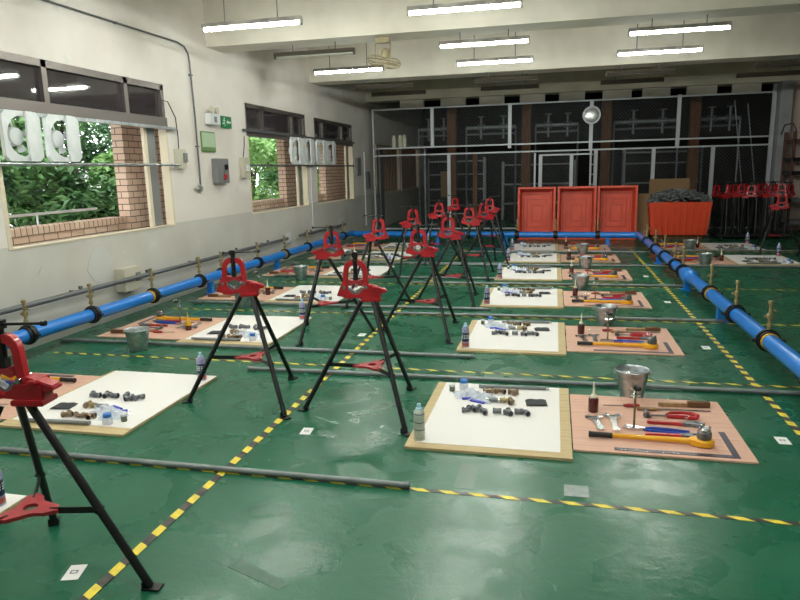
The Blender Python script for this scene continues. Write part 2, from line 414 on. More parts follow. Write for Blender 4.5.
# ------------------------------------------------------------------ outside
o = ob('outside_ground', MB().bb(-40, XL-1.2, -15, 60, -.6, -.5), M['ground'], smooth=False); o['kind'] = 'structure'
o = ob('outside_ledge', MB().bb(-5.95, XL-.11, -4, 26, -.5, .9), M['ground'], smooth=False); o['kind'] = 'structure'
pr = thing('brick_parapet', 'low tan brick parapet with upright coping bricks outside the left windows', 'parapet', (-5.75, 0, 0))
for a, b in ((-3, 7.74), (8.96, 13.09), (14.01, 15.59), (17.21, 24)):
    ob('brick_wall', MB().bb(-.1, .1, a, b, .9, 1.0), M['brick'], pr, smooth=False)
    ob('coping', MB().bb(-.13, .13, a, b, 1.0, 1.08), M['brickv'], pr, smooth=False)
o = ob('outside_soffit', MB().bb(-7.3, XL-.11, -6, 27, 2.78, 2.95), M['dimplaster'], smooth=False); o['kind'] = 'structure'
rl = thing('white_railing', 'thin white pipe railing above the brick parapet outside nearest window', 'railing', (-5.95, 0, 0))
ob('rail', MB().cyl((0,-2,1.2),(0,7.6,1.2),.016), M['whitemetal'], rl)
for yy in (0., 2., 4., 6.55): ob('rail_post', MB().cyl((0,yy,.9),(0,yy,1.19),.012), M['whitemetal'], rl)
for (a, b, lab) in ((7.75, 8.95, 'tan brick pillar outside the nearest window, with dark mortar joints'), (13.1, 14.0, 'tan brick pillar at the right end outside the middle window'), (15.6, 17.2, 'tan brick pillar outside the farthest window by the fans')):
    tag(ob('brick_pillar', MB().bb(-5.72, -5.55, a, b, .9, 2.78), M['brick'], smooth=False), lab, 'pillar')
tag(ob('brick_pillar', MB().bb(-6.3, -6.0, 18., 42., .9, 2.78), M['brick'], smooth=False), 'brown brick wall seen through the slatted windows of the cage', 'wall')
bd = thing('outside_building', 'pale plain building glimpsed between the trees beyond the windows', 'building', (-24, 8, -.5))
ob('walls', MB().bb(-3, 0, -14, 30, 0, 2.6), M['palebuilding'], bd, smooth=False)
for k in range(12): ob('building_window', MB().bb(-.01, .03, -12+k*3.2, -10.4+k*3.2, .9, 1.9), M['greybox'], bd, smooth=False)
def tree(x, y, h, cr, nl, leaf, label, seed, blobs=7, ls=.1):
    rnd = random.Random(seed)
    t = thing('tree', label, 'tree', (x, y, -.5), 0, 'trees outside the windows')
    tr = MB(); top = Vector((rnd.uniform(-.2,.2), rnd.uniform(-.2,.2), h*.62))
    tr.tube([(0,0,0), (.04,.03,h*.3), top], [.09,.065,.04], 8)
    cs = []
    for k in range(blobs):
        a = rnd.uniform(0, 2*PI); rr = cr*rnd.uniform(.25,.85); c = Vector((rr*math.cos(a), rr*math.sin(a), h*rnd.uniform(.3,.98)))
        cs.append((c, cr*rnd.uniform(.32,.55))); tr.tube([(.04,.03,h*.3), top*.75 + c*.15, c], [.07,.045,.018], 6)
    ob('trunk', tr, M['bark'], t)
    lf = MB()
    for i in range(nl):
        c, r = cs[rnd.randrange(blobs)]
        d = Vector((rnd.gauss(0,1), rnd.gauss(0,1), rnd.gauss(0,.75))).normalized()*r*rnd.uniform(.45,1.05)
        p = c+d; s = ls*rnd.uniform(.6,1.3)
        q = Matrix.Translation(p) @ Matrix.Rotation(rnd.uniform(0,6.28),4,'Z') @ Matrix.Rotation(rnd.uniform(-.9,.9),4,'X') @ Matrix.Rotation(rnd.uniform(-.9,.9),4,'Y')
        lf.add([(-s,0,0),(0,-s*.45,.01),(s,0,-.02),(0,s*.45,.01)], [(0,1,2),(0,2,3)], q)
    ob('foliage', lf, leaf, t, smooth=False)
tree(-9.5, 8.2, 3.6, 1.5, 5200, M['leaf1'], 'dark leafy tree left of centre in the nearest window', 1)
tree(-9.8, 11.2, 4.2, 1.6, 5600, M['leaf2'], 'bushy green tree centred in the nearest window', 2)
tree(-8.7, 12.9, 3.0, 1.2, 4200, M['leaf3'], 'bright green low tree beside the brick pillar in nearest window', 3)
tree(-12.5, 10.2, 5.6, 2.0, 5000, M['leaf1'], 'tall dark tree standing behind the others in nearest window', 4)
tree(-13.5, 14.5, 6.0, 2.1, 5000, M['leaf2'], 'tall pale-leaved tree behind, upper right of nearest window', 5)
tree(-8.9, 18.2, 3.4, 1.6, 6000, M['leaf3'], 'bright green leafy tree filling the middle window', 6)
tree(-9.6, 21.6, 4.6, 1.9, 6000, M['leaf2'], 'mid green tree behind, upper part of middle window', 7)
tree(-8.3, 24.5, 2.9, 1.3, 3500, M['leaf3'], 'small leafy tree seen through the farthest window', 8)
tree(-12.8, 20., 6.2, 2.2, 5000, M['leaf1'], 'large dark tree behind the bright one in middle window', 9)
tree(-8.2, 9.6, 2.3, 1.1, 5200, M['leaf2'], 'low green bush under the dark trees in nearest window', 11)
tree(-10.8, 13.4, 3.4, 1.5, 5200, M['leaf1'], 'dark shrub behind the pillar side of the nearest window', 12)
tree(-11., 7.6, 4.4, 1.6, 5000, M['leaf2'], 'mid green tree at the left of the nearest window behind', 13)
tree(-9.6, 26.5, 3.8, 1.7, 4500, M['leaf1'], 'dark leafy tree deep behind the middle window', 14)
tree(-8.6, 5.8, 3.2, 1.2, 3600, M['leaf1'], 'dark tree at the left edge of the nearest window', 10)

# ------------------------------------------------------------------ window fans, rails
def make_fan():
    t = empty('exhaust_fan'); s = .455
    fr = MB(); n = 28; pts = []; r = .185
    # square plate with a round opening
    vs = []; fs = []
    for i in range(n):
        a = 2*PI*i/n; c, q = math.cos(a), math.sin(a); k = s/2/max(abs(c), abs(q))
        for x in (-.02, .02):
            vs.append((x, c*k, q*k+s/2)); vs.append((x, c*r, q*r+s/2))
    for i in range(n):
        j = (i+1)%n; A = 4*i; B = 4*j
        fs += [(A,B,B+1,A+1),(A+2,A+3,B+3,B+2),(A+1,B+1,B+3,A+3),(A,A+2,B+2,B)]
    fr.add(vs, fs); ob('housing', fr, M['fanplastic'], t, smooth=False)
    hb = MB(); hb.lathe([(0,-.03),(.085,-.03),(.09,.0),(.08,.045),(.05,.06),(0,.062)], (0,0,0), 24, Matrix.Translation((-.08,-.02,s/2)) @ Matrix.Rotation(PI/2,4,'Y'))
    ob('motor', hb, M['fanplastic'], t)
    for k in range(4):
        a = k*PI/2+.35
        b = MB(); T = Matrix.Translation((-.06,0,s/2)) @ Matrix.Rotation(a,4,'X') @ Matrix.Translation((0,.11,0)) @ Matrix.Rotation(.5,4,'Y')
        b.prism([(-.045,-.04),(.055,-.065),(.07,.0),(.055,.065),(-.045,.04)], -.003, .003, 'XY', T @ Matrix.Rotation(PI/2,4,'Y') @ Matrix.Rotation(PI/2,4,'Z') @ Matrix.Scale(.6,4))
        ob('blade', b, M['fanplastic'], t)
    br = MB(); br.prism([(.035,0),(.115,0),(.155,.1),(.165,.22),(.155,.36),(.115,s),(.035,s),(.03,.3),(.02,.2),(.03,.1)], .024, .045, 'YZ')
    ob('bracket', br, M['fanplastic'], t, smooth=False)
    return t
fl = ['white exhaust fan at the left end of the nearest window rail', 'white exhaust fan right of its twin in the nearest window']
for i, yy in enumerate((5.27, 5.8)): place('fan', make_fan, (XL+.06, yy, 1.77), 0, fl[i], 'fan', 'exhaust fans in the windows')
fl = ['first and nearest of four white fans hung across the far windows', 'second of four white fans hung across the far windows', 'third of four white fans hung across the far windows', 'fourth and farthest white fan hung across the far windows']
for i, yy in enumerate((11.98, 12.6, 13.35, 13.97)):
    o = place('fan', make_fan, (XL+.08, yy, 1.77), 0, fl[i], 'fan', 'exhaust fans in the windows'); o.scale = (1, 1.3, 1.1)
tag(ob('fan_rail', MB().cyl((XL+.06,4.6,1.745),(XL+.06,7.92,1.745),.016), M['galv']), 'silver rail under the fans across the nearest window', 'rail')
tag(ob('fan_rail', MB().cyl((XL+.06,9.98,1.745),(XL+.06,15.75,1.745),.016), M['wallpipe']), 'dark rail under the fans across the far windows', 'rail')
tag(ob('curtain_track', MB().bb(XL+.005, XL+.06, 4.4, 7.9, 2.19, 2.225), M['galv'], smooth=False), 'ridged metal track along the bottom of the nearest transom', 'track')
tag(ob('curtain_track', MB().bb(XL+.005, XL+.045, 9.9, 15.9, 2.285, 2.32), M['wallpipe'], smooth=False), 'dark metal track along the transoms of the far windows', 'track')

# wall devices
def wbox(name, y0, y1, z0, z1, d, m, label, cat, parts=()):
    t = thing(name, label, cat, (XL, (y0+y1)/2, z0))
    wy = (y1-y0); wz = z1-z0
    ob('housing', MB().bb(.001, d, -wy/2, wy/2, 0, wz), m, t, bevel=.006)
    for (pn, a, b, c, e, dd, pm) in parts:
        ob(pn, MB().bb(d, d+dd, a, b, c, e), M[pm], t, smooth=False)
    return t
wbox('socket_box', 7.87, 8.07, 1.7, 1.95, .07, M['beige'], 'beige socket box with grey cover on the wall beside nearest window', 'socket', [('socket_cover', .01, .08, .08, .2, .03, 'greybox')])
wbox('socket_box', 9.73, 9.93, 1.55, 1.87, .07, M['beige'], 'beige switch box hanging at the near edge of the middle window', 'socket', [('socket_cover', -.02, .06, .1, .2, .03, 'whitemetal')])
wbox('socket_box', 16.0, 16.3, 1.5, 1.95, .07, M['greybox'], 'grey socket box on the wall past the farthest window', 'socket')
wbox('socket_box', 16.9, 17.1, 1.15, 1.6, .08, M['wallpipe'], 'dark grey switch box beside the wire cage post', 'socket')
wbox('switch_panel', 8.84, 9.2, 1.48, 1.84, .09, M['greybox'], 'grey metal switch box with red button, left of the exit sign', 'switch box', [('isolator_switch', .05, .12, .2, .27, .02, 'black'), ('push_button', 0, .07, .06, .13, .02, 'redbutton')])
t = wbox('notice_frame', 8.58, 8.98, 1.93, 2.22, .02, M['gframe'], 'pale green framed notice on the wall above the switch box', 'notice', [('sheet', -.18, .18, .02, .27, .004, 'paleg'), ('footer_band', -.18, .18, .02, .07, .006, 'gframe')])
t = wbox('emergency_light', 8.75, 9.03, 2.32, 2.47, .1, M['whitemetal'], 'twin-headed white emergency light box above the green notice', 'emergency light', [('test_panel', -.04, .02, .03, .11, .01, 'greybox')])
for s in (-.07, .07):
    l = ob('lamp_head', MB().lathe([(0,-.03),(.035,-.025),(.05,.03),(.045,.035),(0,.035)], (0,0,0), 16, Matrix.Translation((.07, s, .2)) @ Matrix.Rotation(PI/2,4,'Y')), M['beige'], t)
t = thing('exit_sign', 'green exit sign with white arrow and running figure on left wall', 'sign', (XL, 9.35, 2.3))
ob('panel', MB().bb(.002, .03, -.15, .15, 0, .17), M['green'], t, smooth=False)
sg = MB(); sg.prism([(-.01,.085),(.03,.12),(.03,.1),(.12,.1),(.12,.07),(.03,.07),(.03,.05)], .03, .033, 'YZ')
ob('arrow', sg, M['signwhite'], t, smooth=False)
sg = MB(); sg.cyl((.03,-.075,.137),(.033,-.075,.137),.014); 
for a, b in (((-.075,.12),(-.085,.08)), ((-.085,.08),(-.06,.055)), ((-.06,.055),(-.065,.025)), ((-.085,.08),(-.11,.06)), ((-.11,.06),(-.135,.06)), ((-.078,.115),(-.045,.1)), ((-.078,.115),(-.11,.105))):
    sg.bar((.0315,a[0],a[1]), (.0315,b[0],b[1]), .003, .014)
ob('running_figure', sg, M['signwhite'], t, smooth=False)
t = thing('outlet_cover', 'small round outlet on a short stub at the conduit end', 'outlet', (XL, 8.42, 1.4))
ob('cover', MB().cyl((.01,0,.02),(.05,0,.02),.045), M['greybox'], t); ob('stub', MB().cyl((.03,0,.02),(.03,-.12,.03),.018), M['beige'], t)
t = thing('conduit', 'thin grey conduit sloping along the upper wall and down', 'conduit', (XL, 0, 0))
ob('pipe', MB().tube([(.025,5.6,3.31),(.025,8.15,3.33),(.025,8.32,3.3),(.025,8.4,3.22),(.025,8.42,3.1),(.025,8.45,2.4),(.025,8.45,1.47)], .012, 8), M['wallpipe'], t)
for yy, zz in ((6.9,3.32),(8.43,2.95),(8.45,2.0)): ob('clip', MB().box((.02,yy,zz),(.04,.05,.02)), M['wallpipe'], t, smooth=False)
tag(ob('power_cable', MB().tube([(XL+.03,7.62,2.55),(XL+.04,7.78,2.54),(XL+.04,7.93,2.35),(XL+.04,7.95,2.1),(XL+.04,7.94,1.955)], .007, 6), M['cable']), 'black cable looping down to the socket box beside nearest window', 'cable')
tag(ob('power_cable', MB().tube([(XL+.03,9.9,2.2),(XL+.04,9.86,2.05),(XL+.04,9.8,1.875)], .008, 6), M['cable']), 'short black cable above the middle window switch box', 'cable')
t = thing('junction_box', 'beige junction box on the grey wall pipe under nearest window', 'junction box', (XL+.001, 6.6, .3))
ob('housing', MB().bb(0, .13, -.17, .17, 0, .27), M['beige'], t, bevel=.008); ob('socket', MB().bb(.13, .14, .04, .12, .1, .2), M['greybox'], t, smooth=False)
wbox('wall_plate', 14.55, 14.95, .26, .56, .012, M['whitemetal'], 'white blanking plate low on the wall past the far window', 'plate')
wbox('wall_plate', 11.33, 11.6, .3, .5, .03, M['whitemetal'], 'white box on the wall between the two grey pipe lengths', 'plate')

# grey conduit pipe along the wall (two lengths)
for (a, b, z0, z1, lab) in ((.5, 11.15, .47, .425, 'long grey steel pipe running along the left wall, nearer length'), (11.75, 14.6, .42, .4, 'short grey steel pipe along the left wall, farther length')):
    t = thing('wall_pipe', lab, 'pipe', (XL+.14, a, 0))
    ob('pipe', MB().cyl((0,0,z0),(0,b-a,z1),.027,n=14), M['wallpipe'], t)
    yy = .6
    while a+yy < b-.1:
        zc = z0+(z1-z0)*yy/(b-a)
        m_ = MB(); m_.bb(-.138, -.02, yy-.01, yy+.01, zc-.012, zc+.012); m_.bb(-.015,.015, yy-.015, yy+.015, zc+.027, zc+.06); ob('wall_bracket', m_, M['wallpipe'], t, smooth=False); yy += 1.15

# ------------------------------------------------------------------ blue pipe runs
def valve_parts(parent, p, h=.22, side=1):
    x, y, z = p
    m_ = MB(); m_.lathe([(.014,0),(.014,.03),(.022,.03),(.022,.055),(.014,.055),(.014,.09),(.026,.095),(.026,.13),(.014,.135),(.014,h-.03),(.022,h-.03),(.022,h-.005),(.012,h)], p, 10)
    m_.cyl((x-.045*side, y, z+.11), (x+.02*side, y, z+.11), .011, n=8); m_.cyl((x+.02*side,y,z+.16),(x+.05*side,y,z+.15),.008,n=6)
    v = ob('valve_riser', m_, M['brass'], parent)
    return v
def blue_run(label, p0, p1, collars, feet, side, taper=False, yellow=()):
    p0 = Vector(p0); p1 = Vector(p1); d = (p1-p0).normalized(); L = (p1-p0).length; rr = .064
    t = thing('blue_pipe', label, 'pipe', tuple(p0))
    ob('pipe', MB().cyl((0,0,0), tuple(d*L), rr, n=24), M['blue'], t)
    for s in collars:
        c = d*s; m_ = MB(); m_.cyl(tuple(c-d*.045), tuple(c+d*.045), rr+.016, n=20)
        m_.cyl(tuple(c-d*.014), tuple(c+d*.014), rr+.028, n=20)
        q = d.cross(Vector((0,0,1)))
        m_.box(tuple(c+q*(rr+.035)), (.04,.05,.02), math.atan2(d.y,d.x)); m_.box(tuple(c-q*(rr+.035)), (.04,.05,.02), math.atan2(d.y,d.x))
        k = ob('saddle_clamp', m_, M['clampblack'], t)
        valve_parts(k, tuple(c+Vector((0,0,rr+.02))), .24, side)
        if s in yellow: ob('gasket', MB().cyl(tuple(c-d*.075), tuple(c-d*.045), rr+.006, n=20), M['yellowbottle'], k)
    for s in feet:
        c = d*s; m_ = MB(); h = p0.z
        m_.bb(c.x-.035, c.x+.035, c.y-.035, c.y+.035, c.z-h+.012, c.z-rr+.02); m_.bb(c.x-.07, c.x+.07, c.y-.07, c.y+.07, c.z-h, c.z-h+.012)
        ob('support_foot', m_, M['blue'], t, smooth=False)
    return t
bl = blue_run('blue pipe on short feet running along the left wall', (-4.67, .6, .22), (-4.52, 14.22, .22), [1.3, 2.9, 4.2, 5.05, 6.09, 7.14, 7.73, 8.88, 9.94, 11.0, 12.1, 13.1], [1.9, 3.6, 7.4, 9.6, 12.4], 1, yellow=(6.09, 9.94))
bb_ = blue_run('blue pipe crossing the back of the room before the orange tubs', (-4.4, 14.35, .2), (1.55, 14.0, .2), [.5, 1.4, 2.6, 3.65, 4.45, 5.3], [.35, 1.9, 3.4, 5.5], 1)
brp = blue_run('blue pipe running away from the camera on the right side', (1.69, 3.6, .2), (1.69, 13.85, .2), [.9, 1.97, 2.95, 4.0, 5.6, 6.2, 7.15, 8.1, 9.2], [.3, 3.5, 5.3, 7.7], 1, yellow=(1.97, 4.0))
for par, pts in ((bl, [(-4.52,14.2,.22),(-4.515,14.3,.22),(-4.48,14.345,.21),(-4.39,14.35,.2)]), (brp, [(1.54,14.0,.2),(1.64,13.995,.2),(1.685,13.95,.2),(1.69,13.84,.2)])):
    l = par.location
    ob('corner_elbow', MB().tube([tuple(Vector(p)-l) for p in pts], .068, 16), M['blue'], par)
# bulged joint
ob('coupling_sleeve', MB().lathe([(.06,-.2),(.095,-.14),(.095,.14),(.06,.2)], (0,0,0), 22, Matrix.Translation((0,5.2,0)) @ Matrix.Rotation(PI/2,4,'X')), M['blue'], brp)

# ------------------------------------------------------------------ floor tape, marks, loose pipes
xt = ['nearest', 'second', 'third', 'fourth', 'fifth', 'farthest']
for i, yy in enumerate((3.0, 5.0, 7.0, 9.0, 11.0, 12.9)):
    tag(ob('floor_tape', MB().bb(-4.55 if i else -4.6, 4.8, yy-.015, yy+.015, .0004, .0018), M['tapex'], smooth=False), '%s cross strip of yellow and black floor tape, running left to right' % xt[i].capitalize(), 'floor tape')
tag(ob('floor_tape', MB().bb(-1.76, -1.715, .6, 13.2, .002, .0034), M['tapey'], smooth=False), 'lengthwise yellow and black floor tape running under the tripod vises', 'floor tape')
tag(ob('floor_tape', MB().bb(1.44, 1.485, 1.0, 13.2, .002, .0034), M['tapey'], smooth=False), 'lengthwise yellow and black floor tape beside the right blue pipe', 'floor tape')
cards = [((-1.9,2.04), .3, 'white card on the floor at the feet of the nearest tripod vise'), ((-1.49,3.62), .1, 'white card between the second and third tripod vises'), ((-1.84,6.04), 0, 'small white card left of the lengthwise tape, mid floor'), ((1.33,3.97), 0, 'white card on the floor right of the nearest pink board'), ((1.335,6.02), 0, 'white card on the floor right of the second pink board'), ((1.33,8.05), 0, 'white card on the floor right of the third pink board'), ((1.33,9.95), 0, 'white card on the floor right of the fourth pink board')]
for (x, y), a, lab in cards:
    t = thing('number_card', lab, 'card', (x, y, 0), a, 'cards on the green floor'); t.scale = (.85, .8, 1)
    ob('card', MB().bb(-.04, .04, -.065, .065, .0006, .003), M['white'], t, smooth=False)
    m_ = MB(); m_.bb(-.02,.016,-.012,-.006,.003,.0036); m_.bb(-.02,.016,.01,.016,.003,.0036); m_.bb(-.02,-.014,-.012,.016,.003,.0036); m_.bb(.01,.016,-.012,.016,.003,.0036); ob('printed_mark', m_, M['ink'], t, smooth=False)
tag(ob('tape_patch', MB().bb(.08, .2, 3.07, 3.19, .0005, .0022), M['paint_patch'], smooth=False), 'silver-grey tape square behind the nearest cross tape', 'tape patch')
tag(ob('paint_patch', MB().bb(-.47, -.37, 3.05, 3.34, .0004, .0014), M['patchdark'], smooth=False), 'darker green repair strip on floor before the nearest white board', 'floor patch')
tag(ob('paint_patch', MB().prism([(-1.29,2.2),(-1.02,2.1),(-.99,2.14),(-1.24,2.26)], .0004, .0014), M['wornpatch'], smooth=False), 'worn grey patch on the floor near the bottom left', 'floor patch')
def fpipe(x0, x1, y, lab, r=.016, y1=None):
    t = thing('floor_pipe', lab, 'pipe', (x0, y, 0), 0, 'grey pipes lying on the floor'); dy = (y1-y) if y1 else 0
    m_ = MB(); n = 14; L = x1-x0
    m_.cyl((0,0,r+.004),(L,dy,r+.004), r, n=n)
    ob('pipe', m_, M['greypipe'], t)
    e = MB(); e.lathe([(r*.55,-.001),(r*1.02,-.001),(r*1.02,.03),(r*1.0,.03)], (0,0,0), n, Matrix.Translation((L,dy,r+.004)) @ Matrix.Rotation(-PI/2,4,'Y')); ob('threaded_end', e, M['iron'], t)
lp = [(3.0,-4.6,-.69),(5.38,-4.8,-.64),(7.33,-4.5,-.68),(9.48,-4.3,-.72),(11.0,-4.2,-.8)]
nn = ['nearest', 'second', 'third', 'fourth', 'fifth', 'sixth', 'farthest']
for i, (y, a, b) in enumerate(lp): fpipe(a, b, y, '%s long grey pipe reaching from left side to the middle boards' % nn[i].capitalize())
rp = [(4.76,-2.45,2.2),(6.99,-2.3,1.72),(9.03,-2.0,1.7),(10.85,-2.0,1.8),(12.62,-1.9,1.9)]
for i, (y, a, b) in enumerate(rp): fpipe(a, min(b, 1.75), y, '%s grey pipe lying behind the middle boards toward the blue pipe' % nn[i].capitalize(), y1=y+.05)
fpipe(1.95, 4.8, 10.95, 'grey pipe in front of the nearer right-column boards'); fpipe(1.95, 4.8, 12.95, 'grey pipe between the two right-column stations')

# ------------------------------------------------------------------ tripod pipe vise
def arch_mb(off):
    out = [(-.098,.835),(-.084,.9),(-.078,.965),(-.07,1.003),(-.052,1.026),(-.03,1.035),(.03,1.035),(.052,1.026),(.07,1.003),(.078,.965),(.082,.9),(.088,.835)]
    inn = [(-.054,.835),(-.05,.9),(-.046,.96),(-.041,.982),(-.032,.993),(-.018,1.0),(.018,1.0),(.032,.993),(.041,.982),(.046,.96),(.05,.9),(.054,.835)]
    m_ = MB(); d = .019; n = len(out); vs = []
    for y in (-d, d):
        for (x, z) in out: vs.append((off+x, y, z))
        for (x, z) in inn: vs.append((off+x, y, z))
    fs = []
    for i in range(n-1):
        fs += [(i, i+1, n+i+1, n+i), (2*n+i, 3*n+i, 3*n+i+1, 2*n+i+1), (i, 2*n+i, 2*n+i+1, i+1), (n+i, n+i+1, 3*n+i+1, 3*n+i)]
    fs += [(0, n, 3*n, 2*n), (n-1, 3*n-1, 4*n-1, 2*n-1)]
    m_.add(vs, fs); return m_
def make_vise(legs, heading, off=-.09):
    """legs: azimuths of the three legs; first one is the single leg opposite the rest end"""
    t = empty('tripod_pipe_vise'); hd = Matrix.Rotation(heading, 4, 'Z')
    hh = empty('vise_head'); 
    me = []
    b = MB(); o_ = off
    b.prism([(o_-.112,.825),(o_-.098,.845),(o_-.05,.845),(o_-.035,.825),(o_,.808),(o_+.035,.825),(o_+.05,.845),(o_+.085,.85),(o_+.16,.842),(o_+.16,.768),(o_+.145,.757),(o_+.09,.76),(o_+.075,.782),(o_,.788),(o_-.06,.785),(o_-.1,.80)], -.034, .034, 'XZ')
    b.prism([(o_-.078,.915),(o_-.13,.80),(o_-.08,.79)], -.012, .012, 'XZ')
    b.prism([(o_+.075,.868),(o_+.1,.872),(o_+.2,.838),(o_+.205,.822),(o_+.165,.812),(o_+.155,.768),(o_+.1,.768)], -.03, .03, 'XZ')
    b.box((o_+.125,0,.852),(.035,.1,.018)); b.box((o_+.1,0,.774),(.13,.1,.022)); b.cyl((o_-.03,-.045,.8),(o_-.03,.045,.8),.02,n=10)
    base = b.mesh('base_casting', M['red'], bevel=.004)
    parts = [('base_casting', base), ('yoke', arch_mb(o_).mesh('yoke', M['red'], bevel=.003))]
    s = MB(); s.cyl((o_,0,.9),(o_,0,1.062),.015,n=12); s.cyl((o_,0,1.0),(o_,0,1.035),.024,n=12); s.box((o_,0,1.07),(.036,.036,.034)); s.box((o_,0,.915),(.03,.03,.05))
    parts.append(('clamp_screw', s.mesh('clamp_screw', M['black'])))
    s = MB(); s.cyl((o_-.06,0,1.07),(o_+.18,0,1.074),.006,n=8); s.cyl((o_-.07,0,1.07),(o_-.055,0,1.07),.011,n=8); s.cyl((o_+.17,0,1.074),(o_+.187,0,1.074),.011,n=8)
    parts.append(('turning_bar', s.mesh('turning_bar', M['black'])))
    s = MB(); s.prism([(o_-.046,.912),(o_-.05,.875),(o_-.035,.868),(o_,.885),(o_+.035,.868),(o_+.05,.875),(o_+.046,.912),(o_+.02,.902),(o_-.02,.902)], -.026, .026, 'XZ')
    parts.append(('upper_jaw', s.mesh('upper_jaw', M['redworn'])))
    s = MB(); s.prism([(o_-.05,.85),(o_-.035,.85),(o_,.818),(o_+.035,.85),(o_+.05,.85),(o_+.04,.80),(o_-.04,.80)], -.018, .018, 'XZ')
    parts.append(('lower_jaw', s.mesh('lower_jaw', M['iron'])))
    for sx in (-.076, .07): parts.append(('hinge_pin', MB().cyl((o_+sx,-.04,.86),(o_+sx,.04,.86),.011,n=10).mesh('hinge_pin', M['steel'])))
    for n, m_ in parts:
        o = ob(n, m_, None, t); o.rotation_euler.z = heading
    for i, a in enumerate(legs):
        c, q = math.cos(a), math.sin(a); top = Vector((.055*c, .055*q, .765)); ft = Vector((.475*c, .475*q, .012))
        lg = ob('leg', MB().cyl(top, ft, .0165, n=12), M['black'], t)
        f = MB(); f.box((.485,0,.006),(.075,.045,.008)); f.box((.455,0,.02),(.008,.045,.03)); 
        k = ob('foot_plate', f, M['black'], lg, smooth=False); k.rotation_euler.z = a
        mid = top + (ft-top)*((.765-.33)/.753); ed = Vector((.085*c, .085*q, .315))
        s = MB(); s.bar(tuple(mid), tuple(ed), .006, .026); s.cyl((mid.x-.02*q, mid.y+.02*c, mid.z),(mid.x+.02*q, mid.y-.02*c, mid.z),.01,n=8)
        ob('brace_strap', s, M['black'], t, smooth=False)
    tr = MB(); n = 18; vs = []; fs = []
    for zz in (.31, .325):
        for k in range(n):
            a = 2*PI*k/n; da = min(abs(((a-l+PI) % (2*PI))-PI) for l in legs); rr = .06+.075*max(0, 1-da/.75)
            vs.append((rr*math.cos(a), rr*math.sin(a), zz))
        for k in range(n): a = 2*PI*k/n; vs.append((.028*math.cos(a), .028*math.sin(a), zz))
    for k in range(n):
        j = (k+1)%n; fs += [(k, n+k, n+j, j), (2*n+k, 2*n+j, 3*n+j, 3*n+k), (k, j, 2*n+j, 2*n+k), (n+k, 3*n+k, 3*n+j, n+j)]
    tr.add(vs, fs); ob('tool_tray', tr, M['redworn'], t, smooth=False)
    bpy.data.objects.remove(hh)
    return t
def std(): return make_vise([PI, R(300), R(60)], 0)
t = make_vise([R(245), R(5), R(125)], R(8), -.02); t.location = (-2.0, 1.97, 0)
tag(t, 'red-headed tripod pipe vise cut off at the left edge, nearest the camera', 'pipe vise', 'tripod pipe vises in two lines')
VG = 'tripod pipe vises in two lines'
vs_ = [((-2.08,4.13), 19, 'second tripod vise of the left line, standing behind the nearest one'), ((-1.17,4.05), 10, 'nearest tripod vise of the right line, closest to the white board'), ((-2.21,6.04), 197, 'third tripod vise of the left line, two legs spread toward the window'), ((-1.2,6.25), 4, 'second tripod vise of the right line, behind the nearest'), ((-2.16,7.65), 180, 'fourth tripod vise of the left line'), ((-1.16,7.85), 5, 'third tripod vise of the right line'), ((-2.13,9.5), 205, 'fifth tripod vise of the left line'), ((-1.15,9.8), 0, 'fourth tripod vise of the right line'), ((-2.05,11.3), 200, 'sixth tripod vise of the left line'), ((-1.06,11.0), 20, 'fifth tripod vise of the right line, by the farther boards'), ((-2.05,13.4), 150, 'farthest tripod vise of the left line'), ((-1.12,12.7), 0, 'farthest tripod vise of the right line, beside the orange tubs'), ((3.8,12.75), 170, 'tripod vise standing alone beyond the right blue pipe'), ((4.42,12.0), 200, 'tripod vise cut off at the right edge of the view')]
for (x, y), a, lab in vs_: place('vise', std, (x, y, 0), R(a), lab, 'pipe vise', VG)
# folded vises stored at the back right
tt = thing('storage_trolley', 'low dark trolley under the folded vises at back right', 'trolley', (4.1, 15.4, 0))
ob('deck', MB().bb(-.72, .72, -.35, .35, .06, .1), M['black'], tt, smooth=False)
for sx in (-.6, .6):
    for sy in (-.25, .25): ob('wheel', MB().cyl((sx,sy-.015,.03),(sx,sy+.015,.03),.03,n=12), M['blackrub'], tt)
for sx in (): ob('side_rail', MB().tube([(sx,-.33,.1),(sx,-.33,.5),(sx,.33,.5),(sx,.33,.1)],.012,8), M['greypipe'], tt)

def folded():
    t = make_vise([PI, R(300), R(60)], 0)
    t.name = 'folded_pipe_vise'
    for c in list(t.children):
        if c.name.startswith(('brace_strap', 'tool_tray')):
            bpy.data.objects.remove(c)
    lg = [c for c in t.children if c.name.startswith('leg')]
    for i, c in enumerate(lg):
        a = [PI, R(300), R(60)][i]
        for k in list(c.children): bpy.data.objects.remove(k)
        c.data = MB().cyl((.04*math.cos(a), .04*math.sin(a), .765), (.09*math.cos(a), .09*math.sin(a), .0), .0165, n=8).mesh('leg', M['black'])
    return t
for r_ in range(2):
    for k in range(7):
        place('folded', folded, (3.52+k*.19+.05*r_, 15.6-.42*r_, .1+.02*(k%2)), R(30+150*r_+35*math.sin(k*2.1+r_)), '%s folded vise from the left in the %s row stored beside the orange bin' % (['first','second','third','fourth','fifth','sixth','seventh'][k], ['back','front'][r_]), 'pipe vise', 'folded tripod vises stored at back right')

